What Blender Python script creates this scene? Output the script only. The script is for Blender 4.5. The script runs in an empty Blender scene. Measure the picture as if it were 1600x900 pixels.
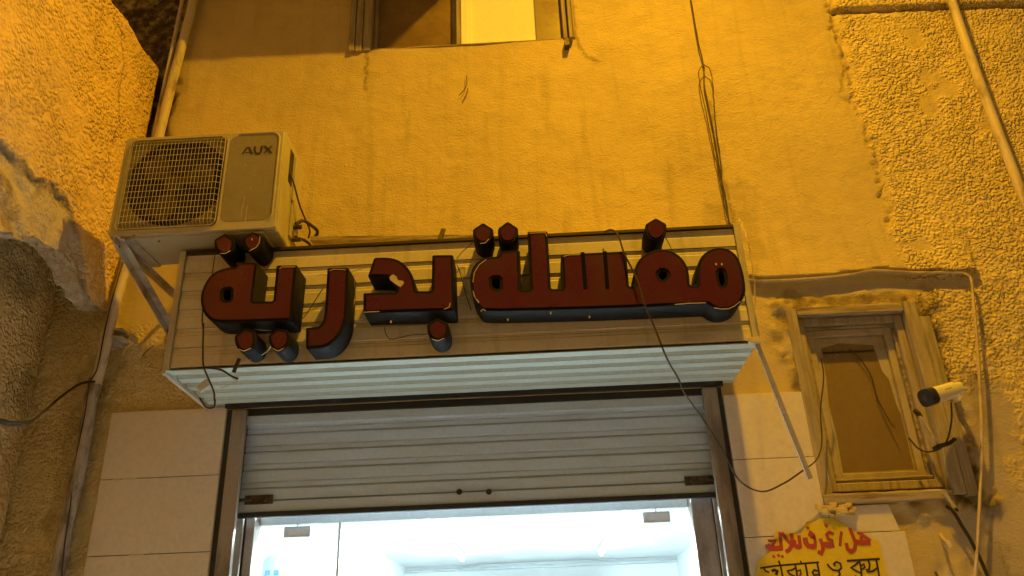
import bpy, bmesh, math, random
import numpy as np
from mathutils import Vector, Matrix
random.seed(7); rng = np.random.RandomState(3)
S = bpy.context.scene
COL = S.collection
R = math.radians

# ------------------------------------------------------------------ camera
F = 1225.0; DIST = 3.9; EYE = 1.6
_n = np.array([50, 550, F]); _n /= np.linalg.norm(_n)
_v = np.array([-110, -2720, F]); _v = _v - _n*(_v @ _n); _v /= np.linalg.norm(_v)
_h = np.cross(_n, _v); _h = _h if _h[0] > 0 else -_h
cam = bpy.data.cameras.new('camera'); camo = bpy.data.objects.new('camera', cam); COL.objects.link(camo)
cx = Vector((_h[0], _n[0], _v[0])); cy = -Vector((_h[1], _n[1], _v[1])); cz = -Vector((_h[2], _n[2], _v[2]))
M = Matrix((cx, cy, cz)).transposed().to_4x4(); M.translation = (0, -DIST, EYE)
camo.matrix_world = M
cam.sensor_width = 36; cam.lens = F/1600*36; cam.clip_start = 0.05; cam.clip_end = 400
S.camera = camo

# ------------------------------------------------------------------ night sky, lamps' levels, exposure
W = bpy.data.worlds.new('World'); S.world = W; W.use_nodes = True
nt = W.node_tree; nt.nodes.clear()
out = nt.nodes.new('ShaderNodeOutputWorld'); add = nt.nodes.new('ShaderNodeAddShader')
sky = nt.nodes.new('ShaderNodeTexSky'); sky.sky_type = 'NISHITA'; sky.sun_disc = False
sky.sun_elevation = R(-6); sky.sun_rotation = R(200)
b1 = nt.nodes.new('ShaderNodeBackground'); b1.inputs['Strength'].default_value = 0.05
b2 = nt.nodes.new('ShaderNodeBackground'); b2.inputs['Color'].default_value = (1.0, 0.58, 0.17, 1); b2.inputs['Strength'].default_value = 0.22
nt.links.new(sky.outputs[0], b1.inputs[0]); nt.links.new(b1.outputs[0], add.inputs[0]); nt.links.new(b2.outputs[0], add.inputs[1])
nt.links.new(add.outputs[0], out.inputs[0])
LAMP = Vector((1.0, -1.9, 7.3)); LAMP_POWER = 495.0; LAMP_COL = (1.0, 0.49, 0.012)
TUBE_STRENGTH = 135.0; TUBE_COL = (0.70, 0.92, 1.0)
S.view_settings.view_transform = 'Standard'; S.view_settings.look = 'None'
S.view_settings.exposure = 0.0; S.view_settings.gamma = 1.0; S.view_settings.use_curve_mapping = False
S.cycles.max_bounces = 6; S.cycles.diffuse_bounces = 3; S.cycles.sample_clamp_indirect = 8

# ------------------------------------------------------------------ helpers
def ray(px, py):
    r = np.array([px-800, py-450, F]); return np.array([r @ _h, r @ _n, r @ _v])
def P(px, py, d=0.0):            # point of the plane y = -d
    r = ray(px, py); t = (DIST-d)/r[1]; return Vector((r[0]*t, -d, EYE+r[2]*t))
def PX(px, py, x0):              # point of the plane x = x0
    r = ray(px, py); t = x0/r[0]; return Vector((x0, -DIST+r[1]*t, EYE+r[2]*t))

def tag(o, label, cat, group=None):
    o['label'] = label; o['category'] = cat
    if group: o['group'] = group
    return o
def empty(name, loc, label, cat, group=None):
    o = bpy.data.objects.new(name, None); COL.objects.link(o); o.location = loc; o.empty_display_size = .1
    bpy.context.view_layer.update() if False else None
    return tag(o, label, cat, group)
def wpos(o):
    v = Vector(o.location)
    while o.parent: o = o.parent; v += Vector(o.location)
    return v
class MB:
    def __init__(s): s.v = []; s.f = []
    def add(s, vs, fs):
        n = len(s.v); s.v += [tuple(v) for v in vs]; s.f += [tuple(i+n for i in f) for f in fs]; return s
    def box(s, x0, x1, y0, y1, z0, z1):
        x0, x1 = sorted((x0, x1)); y0, y1 = sorted((y0, y1)); z0, z1 = sorted((z0, z1))
        return s.add([(x0,y0,z0),(x1,y0,z0),(x1,y1,z0),(x0,y1,z0),(x0,y0,z1),(x1,y0,z1),(x1,y1,z1),(x0,y1,z1)],
              [(0,3,2,1),(4,5,6,7),(0,1,5,4),(1,2,6,5),(2,3,7,6),(3,0,4,7)])
    def beam(s, a, b, w, h, up=(0,0,1)):   # rectangular bar from a to b
        a = Vector(a); b = Vector(b); d = (b-a).normalized(); u = Vector(up)
        sd = d.cross(u).normalized(); u = sd.cross(d)
        c = [(-1,-1),(1,-1),(1,1),(-1,1)]
        vs = [p+sd*(i*w/2)+u*(j*h/2) for p in (a, b) for i, j in c]
        return s.add(vs, [(0,3,2,1),(4,5,6,7),(0,1,5,4),(1,2,6,5),(2,3,7,6),(3,0,4,7)])
    def tube(s, pts, r, n=8, cap=True):
        pts = [Vector(p) for p in pts]; rs = r if isinstance(r, (list, tuple)) else [r]*len(pts)
        base = len(s.v); u = None
        for i, p in enumerate(pts):
            t = (pts[min(i+1, len(pts)-1)]-pts[max(i-1, 0)]).normalized()
            if u is None:
                u = t.orthogonal().normalized()
            u = (u-t*u.dot(t)).normalized(); w = t.cross(u)
            for k in range(n):
                a = 2*math.pi*k/n; s.v.append(tuple(p+(u*math.cos(a)+w*math.sin(a))*rs[i]))
        for i in range(len(pts)-1):
            for k in range(n):
                a = base+i*n+k; b = base+i*n+(k+1) % n; s.f.append((a, b, b+n, a+n))
        if cap:
            s.f.append(tuple(base+k for k in range(n))[::-1]); s.f.append(tuple(base+(len(pts)-1)*n+k for k in range(n)))
        return s
    def prism(s, poly, axis, a, b):        # convex polygon in the two other axes
        def mk(u, v, t): return {'x':(t,u,v),'y':(u,t,v),'z':(u,v,t)}[axis]
        n = len(poly); vs = [mk(u,v,a) for u,v in poly]+[mk(u,v,b) for u,v in poly]
        return s.add(vs, [tuple(range(n))[::-1], tuple(range(n,2*n))]+[(i,(i+1)%n,(i+1)%n+n,i+n) for i in range(n)])
    def build(s, name, mat, parent=None, bevel=0, smooth=False, seg=2, warp=0):
        me = bpy.data.meshes.new(name); off = wpos(parent) if parent else Vector((0,0,0))
        bm = bmesh.new(); vs = [bm.verts.new(Vector(v)-off) for v in s.v]
        for f in s.f:
            try: bm.faces.new([vs[i] for i in f])
            except ValueError: pass
        bmesh.ops.recalc_face_normals(bm, faces=bm.faces)
        if bevel: bmesh.ops.bevel(bm, geom=bm.edges[:], offset=bevel, segments=seg, affect='EDGES', profile=.5)
        if smooth:
            for f in bm.faces: f.smooth = True
        bm.to_mesh(me); bm.free(); me.materials.append(mat)
        o = bpy.data.objects.new(name, me); COL.objects.link(o)
        if parent: o.parent = parent
        if smooth:
            try: me.set_sharp_from_angle(angle=R(40))
            except Exception: pass
        return o
def mb(): return MB()
def spline(pts, n=8):
    pts = [Vector(p) for p in pts]; q = [pts[0]*2-pts[1]]+pts+[pts[-1]*2-pts[-2]]; o = []
    for i in range(1, len(q)-2):
        for k in range(n):
            t = k/n; a, b, c, d = q[i-1:i+3]
            o.append(.5*((2*b)+(c-a)*t+(2*a-5*b+4*c-d)*t*t+(3*b-a-3*c+d)*t**3))
    o.append(pts[-1]); return o
def cable(name, pxs, r, mat, label, group=None, parent=None, n=8, wob=0.0, seg=6):
    pts = spline([P(*p) for p in pxs], n)
    if wob:
        for i in range(1, len(pts)-1): pts[i] += Vector((random.gauss(0, wob), random.gauss(0, wob*.6), random.gauss(0, wob)))
        pts = [p if i in (0, len(pts)-1) else (pts[i-1]+p*2+pts[i+1])/4 for i, p in enumerate(pts)]
    o = mb().tube(pts, r, seg).build(name, mat, parent, smooth=True)
    if not parent: tag(o, label, 'cable', group)
    return o
def mesh2d(name, polys, y, depth, mat, parent, offset=0.0, round_=0.0):
    """filled outline (holes allowed) in the x-z plane, from y-depth/2 to y+depth/2"""
    cu = bpy.data.curves.new(name, 'CURVE'); cu.dimensions = '2D'; cu.fill_mode = 'BOTH'
    cu.extrude = max(depth/2-abs(round_), 1e-4); cu.offset = offset-abs(round_)
    if round_: cu.bevel_depth = round_; cu.bevel_resolution = 1
    for poly in polys:
        sp = cu.splines.new('POLY'); sp.points.add(len(poly)-1); sp.use_cyclic_u = True
        for p, q in zip(sp.points, poly): p.co = (q[0], q[1], 0, 1)
    tmp = bpy.data.objects.new('tmp', cu); me = bpy.data.meshes.new_from_object(tmp)
    bpy.data.objects.remove(tmp); bpy.data.curves.remove(cu)
    off = wpos(parent) if parent else Vector((0,0,0))
    me.transform(Matrix.Translation(Vector((0, y, 0))-off) @ Matrix.Rotation(R(90), 4, 'X'))
    me.materials.clear(); me.materials.append(mat); me.name = name
    o = bpy.data.objects.new(name, me); COL.objects.link(o)
    if parent: o.parent = parent
    return o

# ------------------------------------------------------------------ noise for height fields
_tab = rng.rand(256, 256)
def vn(x, y):
    xi = np.floor(x).astype(int); yi = np.floor(y).astype(int); fx = x-xi; fy = y-yi
    fx = fx*fx*(3-2*fx); fy = fy*fy*(3-2*fy); g = lambda a, b: _tab[a % 256, b % 256]
    return (g(xi,yi)*(1-fx)+g(xi+1,yi)*fx)*(1-fy)+(g(xi,yi+1)*(1-fx)+g(xi+1,yi+1)*fx)*fy-.5
def fbm(x, y, s, o=3, seed=0):
    r = 0; a = 1.0; c = math.cos(.6); d = math.sin(.6)
    x, y = x*s+seed*17.3, y*s+seed*9.1
    for i in range(o): r = r+a*vn(x, y); x, y = (x*c-y*d)*2.03+3.1, (x*d+y*c)*2.03+1.7; a *= .5
    return r
def sst(a, b, x):
    t = np.clip((x-a)/(b-a), 0, 1); return t*t*(3-2*t)
def segdist(x, z, pts):
    """distance to a polyline and the signed side (positive on its right, walking along it)"""
    best = np.full(x.shape, 1e9); side = np.zeros(x.shape)
    for (ax, az), (bx, bz) in zip(pts[:-1], pts[1:]):
        dx, dz = bx-ax, bz-az; L = dx*dx+dz*dz
        t = np.clip(((x-ax)*dx+(z-az)*dz)/L, 0, 1); d = np.hypot(x-ax-t*dx, z-az-t*dz)
        s = (x-ax)*dz-(z-az)*dx; m = d < best; best = np.where(m, d, best); side = np.where(m, np.sign(s), side)
    return best, side
def axis(a, b, step, lo, hi, coarse, extra):
    v = list(np.arange(lo, hi+1e-9, step)) + list(np.arange(a, lo-1e-6, coarse)) + list(np.arange(hi+coarse, b+1e-6, coarse)) + [a, b]
    v = [q for q in v if all(abs(q-e) > step*.4 for e in extra)] + list(extra)
    return np.unique(np.round(sorted(v), 5))
def gridmesh(name, V, nx, ny, mat, masks=None, drop=None, parent=None):
    """V (nx,ny,3) vertices, masks (nx,ny,3) painted wear"""
    idx = np.arange(nx*ny).reshape(nx, ny)
    q = np.stack([idx[:-1,:-1], idx[1:,:-1], idx[1:,1:], idx[:-1,1:]], -1).reshape(-1, 4)
    if drop is not None: q = q[~drop.reshape(-1)]
    me = bpy.data.meshes.new(name)
    used = np.unique(q); remap = -np.ones(nx*ny, int); remap[used] = np.arange(len(used)); q = remap[q]
    off = wpos(parent) if parent else Vector((0,0,0))
    vv = V.reshape(-1, 3)[used]-np.array(off)
    me.vertices.add(len(vv)); me.vertices.foreach_set('co', vv.astype(np.float32).ravel())
    me.loops.add(q.size); me.loops.foreach_set('vertex_index', q.ravel().astype(np.int32))
    me.polygons.add(len(q)); me.polygons.foreach_set('loop_start', (np.arange(len(q))*4).astype(np.int32))
    me.polygons.foreach_set('use_smooth', np.ones(len(q), bool)); me.update(calc_edges=True)
    if masks is not None:
        a = me.color_attributes.new('wear', 'FLOAT_COLOR', 'POINT')
        c = np.ones((len(vv), 4), np.float32); c[:, :3] = masks.reshape(-1, 3)[used]; a.data.foreach_set('color', c.ravel())
    me.materials.append(mat); o = bpy.data.objects.new(name, me); COL.objects.link(o)
    if parent: o.parent = parent
    return o

# ------------------------------------------------------------------ materials
class NT:
    def __init__(s, name):
        s.m = bpy.data.materials.new(name); s.m.use_nodes = True; s.t = s.m.node_tree
        s.b = s.t.nodes['Principled BSDF']; s.co = None
    def n(s, t, **k):
        x = s.t.nodes.new(t)
        for a, b in k.items():
            if hasattr(x, a) and not isinstance(b, bpy.types.NodeSocket): setattr(x, a, b)
        return x
    def l(s, a, b): s.t.links.new(a, b)
    def coord(s):
        if not s.co: s.co = s.n('ShaderNodeTexCoord').outputs['Object']
        return s.co
    def noise(s, scale, detail=4, rough=.55, stretch=None, dist=0):
        x = s.n('ShaderNodeTexNoise'); x.inputs['Scale'].default_value = scale; x.inputs['Detail'].default_value = detail
        x.inputs['Roughness'].default_value = rough; x.inputs['Distortion'].default_value = dist; c = s.coord()
        if stretch:
            mp = s.n('ShaderNodeMapping'); mp.inputs['Scale'].default_value = stretch; s.l(c, mp.inputs[0]); c = mp.outputs[0]
        s.l(c, x.inputs['Vector']); return x.outputs['Fac']
    def ramp(s, fac, a, b, lo=0, hi=1):
        x = s.n('ShaderNodeMapRange'); x.inputs[1].default_value = a; x.inputs[2].default_value = b
        x.inputs[3].default_value = lo; x.inputs[4].default_value = hi; x.interpolation_type = 'SMOOTHSTEP'; s.l(fac, x.inputs[0]); return x.outputs[0]
    def mix(s, fac, a, b):
        x = s.n('ShaderNodeMix'); x.data_type = 'RGBA'
        for v, i in ((fac, 0), (a, 6), (b, 7)):
            if isinstance(v, bpy.types.NodeSocket): s.l(v, x.inputs[i])
            elif i == 0: x.inputs[0].default_value = v
            else: x.inputs[i].default_value = (*v, 1)
        return x.outputs[2]
    def math(s, op, a, b):
        x = s.n('ShaderNodeMath'); x.operation = op
        for v, i in ((a, 0), (b, 1)):
            if isinstance(v, bpy.types.NodeSocket): s.l(v, x.inputs[i])
            else: x.inputs[i].default_value = v
        return x.outputs[0]
    def bump(s, h, dist, strength=1.0, prev=None):
        x = s.n('ShaderNodeBump'); x.inputs['Distance'].default_value = dist; x.inputs['Strength'].default_value = strength
        s.l(h, x.inputs['Height'])
        if prev: s.l(prev, x.inputs['Normal'])
        return x.outputs[0]
    def fin(s, color, rough=.8, normal=None, metal=0, spec=None):
        for v, k in ((color, 'Base Color'), (rough, 'Roughness'), (metal, 'Metallic')):
            if isinstance(v, bpy.types.NodeSocket): s.l(v, s.b.inputs[k])
            elif k == 'Base Color': s.b.inputs[k].default_value = (*v, 1)
            else: s.b.inputs[k].default_value = v
        if normal: s.l(normal, s.b.inputs['Normal'])
        if spec is not None: s.b.inputs['Specular IOR Level'].default_value = spec
        return s.m
def wear_mat(name, base, dark, rough=.45, dirt=(.46,.62), scale=3.0, stretch=None, metal=0, bumpd=.0008, streak=None, spec=None, amount=.6, fine=60):
    t = NT(name); a = t.noise(scale, 6, .62, stretch); f = t.ramp(a, dirt[0], dirt[1], 0, amount)
    c = t.mix(f, base, dark); g = t.noise(fine, 3, .6)
    c = t.mix(t.ramp(g, .35, .75, 0, .25), c, tuple(x*.6 for x in base))
    if streak:
        st = t.noise(1.0, 5, .6, streak); c = t.mix(t.ramp(st, .5, .72, 0, .38), c, dark)
    return t.fin(c, t.ramp(a, .3, .7, rough, min(1, rough+.25)), t.bump(t.noise(fine*1.5, 4), bumpd), metal, spec)

def stucco_mat(name, smooth_c, rough_c, cement_c, dark_c, roughscale=55):
    t = NT(name); at = t.n('ShaderNodeAttribute'); at.attribute_name = 'wear'
    sp = t.n('ShaderNodeSeparateColor'); t.l(at.outputs['Color'], sp.inputs[0]); r, g, b = sp.outputs[0], sp.outputs[1], sp.outputs[2]
    big = t.noise(1.3, 5, .6); med = t.noise(7, 5, .6); fine = t.noise(95, 4, .6); vf = t.noise(260, 2, .5)
    streak = t.noise(1.0, 4, .6, (14, 14, .9))
    c = t.mix(r, smooth_c, rough_c)
    c = t.mix(t.ramp(big, .35, .7, 0, .45), c, tuple(x*.72 for x in smooth_c))
    c = t.mix(t.ramp(med, .45, .75, 0, .35), c, tuple(x*.66 for x in smooth_c))
    c = t.mix(t.ramp(streak, .5, .75, 0, .36), c, tuple(x*.6 for x in smooth_c))
    c = t.mix(b, c, cement_c)
    g2 = t.math('MULTIPLY', g, t.ramp(t.noise(16, 5, .7), .25, .6, .35, 1)); c = t.mix(g2, c, dark_c)
    vo = t.n('ShaderNodeTexVoronoi'); vo.feature = 'F1'; vo.inputs['Scale'].default_value = roughscale
    wv = t.n('ShaderNodeVectorMath'); wv.operation = 'ADD'; nz_ = t.n('ShaderNodeTexNoise'); nz_.inputs['Scale'].default_value = 18; t.l(t.coord(), nz_.inputs['Vector'])
    sc_ = t.n('ShaderNodeVectorMath'); sc_.operation = 'SCALE'; sc_.inputs['Scale'].default_value = .035; t.l(nz_.outputs['Color'], sc_.inputs[0])
    t.l(t.coord(), wv.inputs[0]); t.l(sc_.outputs[0], wv.inputs[1]); t.l(wv.outputs[0], vo.inputs['Vector'])
    peb = t.ramp(vo.outputs['Distance'], .8, .1)
    lum = t.math('ADD', t.math('MULTIPLY', peb, .55), t.math('MULTIPLY', t.noise(roughscale*.9, 3, .5, None, .1), .55))
    h = t.math('ADD', t.math('MULTIPLY', fine, .36), t.math('MULTIPLY', vf, .07))
    trow = t.noise(26, 5, .65, (1, 1, 1.8), 1.2)     # trowel marks of the smooth render
    h = t.math('ADD', h, t.math('MULTIPLY', trow, .42))
    ro = t.math('MULTIPLY', t.math('MULTIPLY', r, t.ramp(t.noise(3.2, 5, .65), .32, .66, .35, 1.25)), t.math('MULTIPLY', t.ramp(lum, .25, .85), 1.0))
    h = t.math('ADD', h, ro)
    return t.fin(c, .92, t.bump(h, .014), 0, .15)

M_ = {}
M_['facade'] = stucco_mat('painted plaster', (.66,.54,.27), (.78,.64,.34), (.52,.45,.34), (.07,.045,.025))
M_['side'] = stucco_mat('orange stucco', (.84,.62,.27), (.84,.62,.27), (.50,.46,.38), (.09,.055,.03), 48)
M_['tile'] = wear_mat('glazed beige tile', (.72,.67,.61), (.50,.43,.36), .30, (.5,.8), 1.6, amount=.45, fine=40, bumpd=.0003)
M_['grout'] = wear_mat('dark grout', (.10,.08,.06), (.04,.03,.025), .9)
M_['slat'] = wear_mat('cream coated metal', (.66,.61,.49), (.34,.29,.20), .42, (.5,.75), 2.2, (1,1,3), bumpd=.0005, streak=(16,16,.8), amount=.6)
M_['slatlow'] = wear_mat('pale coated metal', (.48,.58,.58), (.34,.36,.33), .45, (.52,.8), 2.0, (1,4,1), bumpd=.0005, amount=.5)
M_['shutter'] = wear_mat('dusty shutter metal', (.54,.68,.88), (.36,.41,.48), .40, (.5,.75), 2.5, (1,1,5), bumpd=.0004, amount=.5)  # blue in the base stands in for the cool glow around the opening
M_['rail'] = wear_mat('dull rail metal', (.33,.28,.23), (.12,.09,.07), .5, (.42,.62), 9, (1,1,.25), amount=.8)
M_['darkrail'] = wear_mat('black seal', (.018,.02,.026), (.05,.045,.04), .5, (.5,.7), 12)
M_['trim'] = wear_mat('aluminium trim', (.55,.52,.44), (.26,.21,.15), .4, (.45,.7), 8, (1,1,.3), .2)
M_['black'] = wear_mat('black letter side', (.008,.007,.008), (.015,.013,.012), .8, (.52,.75), 9, amount=.5, spec=.05)
M_['letterside'] = wear_mat('smudged black letter return', (.010,.010,.011), (.035,.032,.03), .5, (.48,.75), 7, amount=.5, spec=.10)
M_['red'] = wear_mat('dark red acrylic', (.080,.011,.026), (.046,.009,.018), .20, (.42,.72), 5, amount=.6, bumpd=.0002, fine=90, spec=.32)
M_['chip'] = wear_mat('bare chipped edge', (.62,.55,.42), (.35,.28,.2), .6)
M_['acw'] = wear_mat('aged cream enamel', (.43,.40,.30), (.22,.18,.12), .38, (.5,.75), 3, (1,1,.5), amount=.5, bumpd=.0003)
M_['acp'] = wear_mat('grey control cover', (.25,.23,.18), (.17,.145,.10), .4, (.5,.75), 4, amount=.5, bumpd=.0003)
M_['wire'] = wear_mat('coated grille wire', (.50,.46,.38), (.22,.17,.12), .35, (.45,.65), 20)
M_['acd'] = wear_mat('dark fan cavity', (.008,.006,.005), (.014,.010,.008), .8)
M_['acdk'] = wear_mat('grille shaded surround', (.20,.175,.13), (.11,.09,.065), .5)  # dark base paints in the grille's shade on the cover
M_['fan'] = wear_mat('dark plastic fan', (.045,.035,.03), (.02,.015,.012), .45)
M_['logo'] = wear_mat('printed dark lettering', (.025,.018,.022), (.03,.02,.02), .5)
M_['galv'] = wear_mat('galvanised bracket', (.52,.49,.44), (.20,.14,.09), .42, (.48,.7), 9, metal=.25, amount=.7)
M_['pipe'] = wear_mat('painted drain pipe', (.62,.54,.42), (.20,.15,.10), .5, (.48,.68), 4, (3,3,1), amount=.8)
M_['pipedirty'] = wear_mat('grimy drain pipe', (.40,.34,.27), (.10,.08,.06), .55, (.40,.62), 6, (3,3,1), amount=.9)
M_['wood'] = wear_mat('weathered painted wood', (.42,.36,.26), (.12,.085,.055), .75, (.40,.66), 5, (9,9,.8), bumpd=.003, streak=(60,60,1.0), amount=.45)
M_['woodh'] = wear_mat('weathered painted wood rail', (.40,.34,.25), (.12,.08,.05), .75, (.40,.66), 5, (.8,9,9), bumpd=.003, amount=.85)
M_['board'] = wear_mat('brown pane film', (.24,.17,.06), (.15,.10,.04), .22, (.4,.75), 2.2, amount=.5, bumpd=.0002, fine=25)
M_['mask'] = wear_mat('brushed paint border', (.46,.40,.30), (.26,.21,.15), .6, (.42,.72), 8, amount=.6)
M_['white'] = wear_mat('white plastic', (.75,.71,.62), (.5,.45,.36), .35, (.5,.8), 8)
M_['blk'] = wear_mat('black rubber', (.012,.011,.010), (.03,.025,.02), .5)
M_['cabled'] = wear_mat('brown black cable', (.035,.024,.016), (.08,.05,.03), .5)
M_['cablel'] = wear_mat('cream cable', (.56,.47,.33), (.28,.20,.12), .5, (.45,.65), 12)
M_['yellow'] = wear_mat('yellow poster paper', (.72,.56,.03), (.52,.38,.03), .55, (.45,.75), 6, bumpd=.0006, amount=.5)
M_['inkred'] = wear_mat('red poster ink', (.42,.055,.05), (.30,.05,.04), .6)
M_['inkblack'] = wear_mat('black poster ink', (.02,.018,.02), (.05,.04,.03), .6)
M_['brass'] = wear_mat('tarnished latch', (.10,.075,.05), (.02,.015,.012), .45, (.4,.6), 30, metal=.5)
M_['room'] = wear_mat('white gloss wall tile', (.82,.84,.83), (.7,.72,.72), .3, (.5,.8), 1)
M_['alum'] = wear_mat('brushed aluminium frame', (.50,.55,.56), (.35,.38,.40), .35, (.5,.8), 5, metal=.3)
M_['alumw'] = wear_mat('pale coated frame', (.70,.78,.78), (.4,.45,.46), .4, (.5,.8), 5)
M_['jamb'] = wear_mat('dusty jamb cladding', (.36,.29,.24), (.16,.12,.10), .5, (.45,.65), 5, (2,2,.6), amount=.7)
M_['paving'] = wear_mat('pale dusty paving', (.42,.40,.37), (.3,.28,.25), .85, (.4,.7), 1.5)
M_['curtain'] = wear_mat('glowing cream film', (.70,.62,.42), (.55,.47,.30), .5, (.45,.8), 1.6, amount=.4)
M_['brownglass'] = wear_mat('dusty brown glass', (.20,.135,.05), (.40,.27,.11), .25, (.42,.70), 4.0, amount=.5)
_b = M_['curtain'].node_tree.nodes['Principled BSDF']; _b.inputs['Emission Color'].default_value = (1.0, .66, .05, 1); _b.inputs['Emission Strength'].default_value = .30  # yellow glow added to the film; one mullion strip and sash share it
def emis(name, col, st):
    m = bpy.data.materials.new(name); m.use_nodes = True; t = m.node_tree; t.nodes.clear()
    e = t.nodes.new('ShaderNodeEmission'); e.inputs[0].default_value = (*col, 1); e.inputs[1].default_value = st
    o = t.nodes.new('ShaderNodeOutputMaterial'); t.links.new(e.outputs[0], o.inputs[0]); return m
M_['tube'] = emis('lit tube', TUBE_COL, TUBE_STRENGTH)
M_['fill_panel'] = emis('added fill lamp panel', TUBE_COL, 640)  # added panels that throw cool fill onto the pavement
M_['sodium'] = emis('lit sodium lens', LAMP_COL, 40)

# ------------------------------------------------------------------ ground
g = mb(); g.add([(-40,-60,0),(40,-60,0),(40,40,0),(-40,40,0)], [(0,1,2,3)])
o = g.build('pavement', M_['paving']); o['kind'] = 'structure'

# ------------------------------------------------------------------ shop building: facade
B = empty('shop_building', (0,0,0), 'old two storey plastered building lit orange, with shop opening and roller shutter', 'building')
DX0, DX1, DZ = -1.575, .965, 2.745            # shop opening
WX0, WX1, WZ0, WZ1 = 1.405, 1.985, 2.19, 3.12  # small window
UX0, UX1, UZ0, UZ1 = -.955, .345, 5.065, 6.6   # upper window
xs = axis(-9, 9, .0135, -3.0, 3.3, .12, [DX0, DX1, WX0, WX1, UX0, UX1])
zs = axis(0, 9.5, .0135, 1.75, 5.75, .12, [DZ, WZ0, WZ1, UZ0, UZ1])
X, Z = np.meshgrid(xs, zs, indexing='ij')
def pw(l): return [(P(*p).x, P(*p).z) for p in l]
# edge between the smooth render and the pebbled render
edge = pw([(1296,-400),(1298,0),(1306,50),(1322,95),(1335,150),(1362,215),(1375,270),(1384,325),(1396,380),(1412,430),(1428,470),(1448,540),(1466,600),(1490,680),(1500,760),(1545,830),(1600,1000)])
ed, es = segdist(X + fbm(X, Z, 22, 3, 2)*.05, Z, edge)
sd = ed*np.where(es < 0, 1, -1)               # positive on the pebbled side
ei = np.interp(Z[0], *zip(*sorted((b, a) for a, b in edge)))
sd = X - ei[None, :] + fbm(X, Z, 16, 4, 2)*.10
rough = sst(-.01, .05, sd)
# smooth trowelled patches inside the pebbled area
for (px, py, rx, rz) in ((1430,60,.05,.10),(1455,120,.07,.07),(1475,140,.08,.06),(1545,195,.07,.05),(1450,165,.05,.08),(1430,385,.10,.04)):
    c = P(px, py); q = np.hypot((X-c.x)/rx, (Z-c.z)/rz)+fbm(X, Z, 20, 3, 5)*.9
    rough *= sst(.7, 1.25, q)
cem_poly = pw([(1480,615),(1500,700),(1500,790),(1560,1000)])
def blob(px, py, rx, rz, seed=0, n=.8, s=14):
    c = P(px, py); return 1-sst(.65, 1.15, np.hypot((X-c.x)/rx, (Z-c.z)/rz)+fbm(X, Z, s, 4, seed)*n)
cement = np.maximum.reduce([blob(1535,700,.20,.36,3), blob(1580,860,.28,.30,4), blob(1500,640,.10,.14,5), blob(1380,450,.62,.035,6,.5)])
rough *= 1-cement*.9
# below the left sign end, the left strip by the drain pipe: coarse render
left = sst(-1.62, -1.80, X)*sst(3.3, 3.15, Z)
rough = np.maximum(rough, left*.55); rough = np.maximum(rough, sst(-2.22, -2.27, X)*sst(3.9, 3.6, Z))
right_low = sst(2.42, 2.30, Z)*sst(1.70, 1.76, X); rough = np.where(right_low > .5, rough*.35, rough)
grime_shade = np.zeros_like(X)
def gb(*a, k=1.0, **kw): 
    global grime_shade; grime_shade = np.maximum(grime_shade, blob(*a, **kw)*k)
gb(1515,775,.07,.10,7,k=.95); gb(1512,745,.05,.06,8,k=.8); gb(1520,735,.03,.03,9,k=.9)
gb(1325,470,.46,.035,9,k=.6); gb(1220,500,.03,.12,10,k=.45); gb(1235,465,.05,.05,11,k=.5)
gb(1540,640,.05,.20,12,k=.3); gb(1500,690,.06,.12,13,k=.35); gb(1560,880,.10,.12,14,k=.3)
gb(1130,340,.10,.10,15,k=.25); gb(1170,360,.07,.30,16,k=.22); gb(1410,820,.06,.04,18,k=.2)
gb(160,590,.10,.22,17,k=.35); gb(130,660,.10,.35,18,k=.35); gb(110,780,.10,.3,19,k=.35)  # darkening by the lower drain pipe, shade painted in along with grime
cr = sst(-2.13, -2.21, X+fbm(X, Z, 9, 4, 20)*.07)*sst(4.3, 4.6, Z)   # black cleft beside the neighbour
grime_shade = np.maximum(grime_shade, cr)
for (a, seed, w) in (([(1296,0),(1300,30),(1306,58),(1322,95),(1330,130)], 1, .006), ([(1322,95),(1312,150),(1330,160)], 2, .005), ([(1362,215),(1352,225)], 2, .006),
                     ([(572,78),(572,140)], 3, .003), ([(895,0),(900,60),(915,90),(935,98)], 3, .003), ([(1545,830),(1560,850),(1580,900)], 4, .005),
                     ([(1110,160),(1118,240),(1135,300),(1150,350)], 5, .004), ([(1530,500),(1545,530),(1560,560)], 6, .004)):
    d, _ = segdist(X+fbm(X, Z, 30, 3, seed)*.02, Z, pw(a)); grime_shade = np.maximum(grime_shade, .55*(1-sst(.003, .015, d)))
H = fbm(X, Z, .8, 3, 1)*.012 + fbm(X, Z, 5, 3, 2)*.006*(1-rough*.3) + fbm(X, Z, 22, 3, 3)*.0028
H += rough*(np.clip(fbm(X, Z, 38, 2, 4)+.12, 0, .8)*.011)
H += fbm(X, Z, 11, 4, 21)*.012*left
# thicker render above the cable line to the right of the sign
lx = np.array([P(p, q).x for p, q in ((1165,438),(1200,440),(1260,437),(1330,430),(1375,424),(1430,428),(1520,428))])
lz = np.array([P(p, q).z for p, q in ((1165,438),(1200,440),(1260,437),(1330,430),(1375,424),(1430,428),(1520,428))])
lineZ = np.interp(X[:, 0], lx, lz)[:, None]
inx = sst(lx[0]-.02, lx[0]+.02, X)*sst(lx[-1]+.03, lx[-1], X)
above = Z-lineZ
H += inx*np.where(above > 0, .042*np.exp(-np.clip(above, 0, 9)/.22), 0)*1.0
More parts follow.
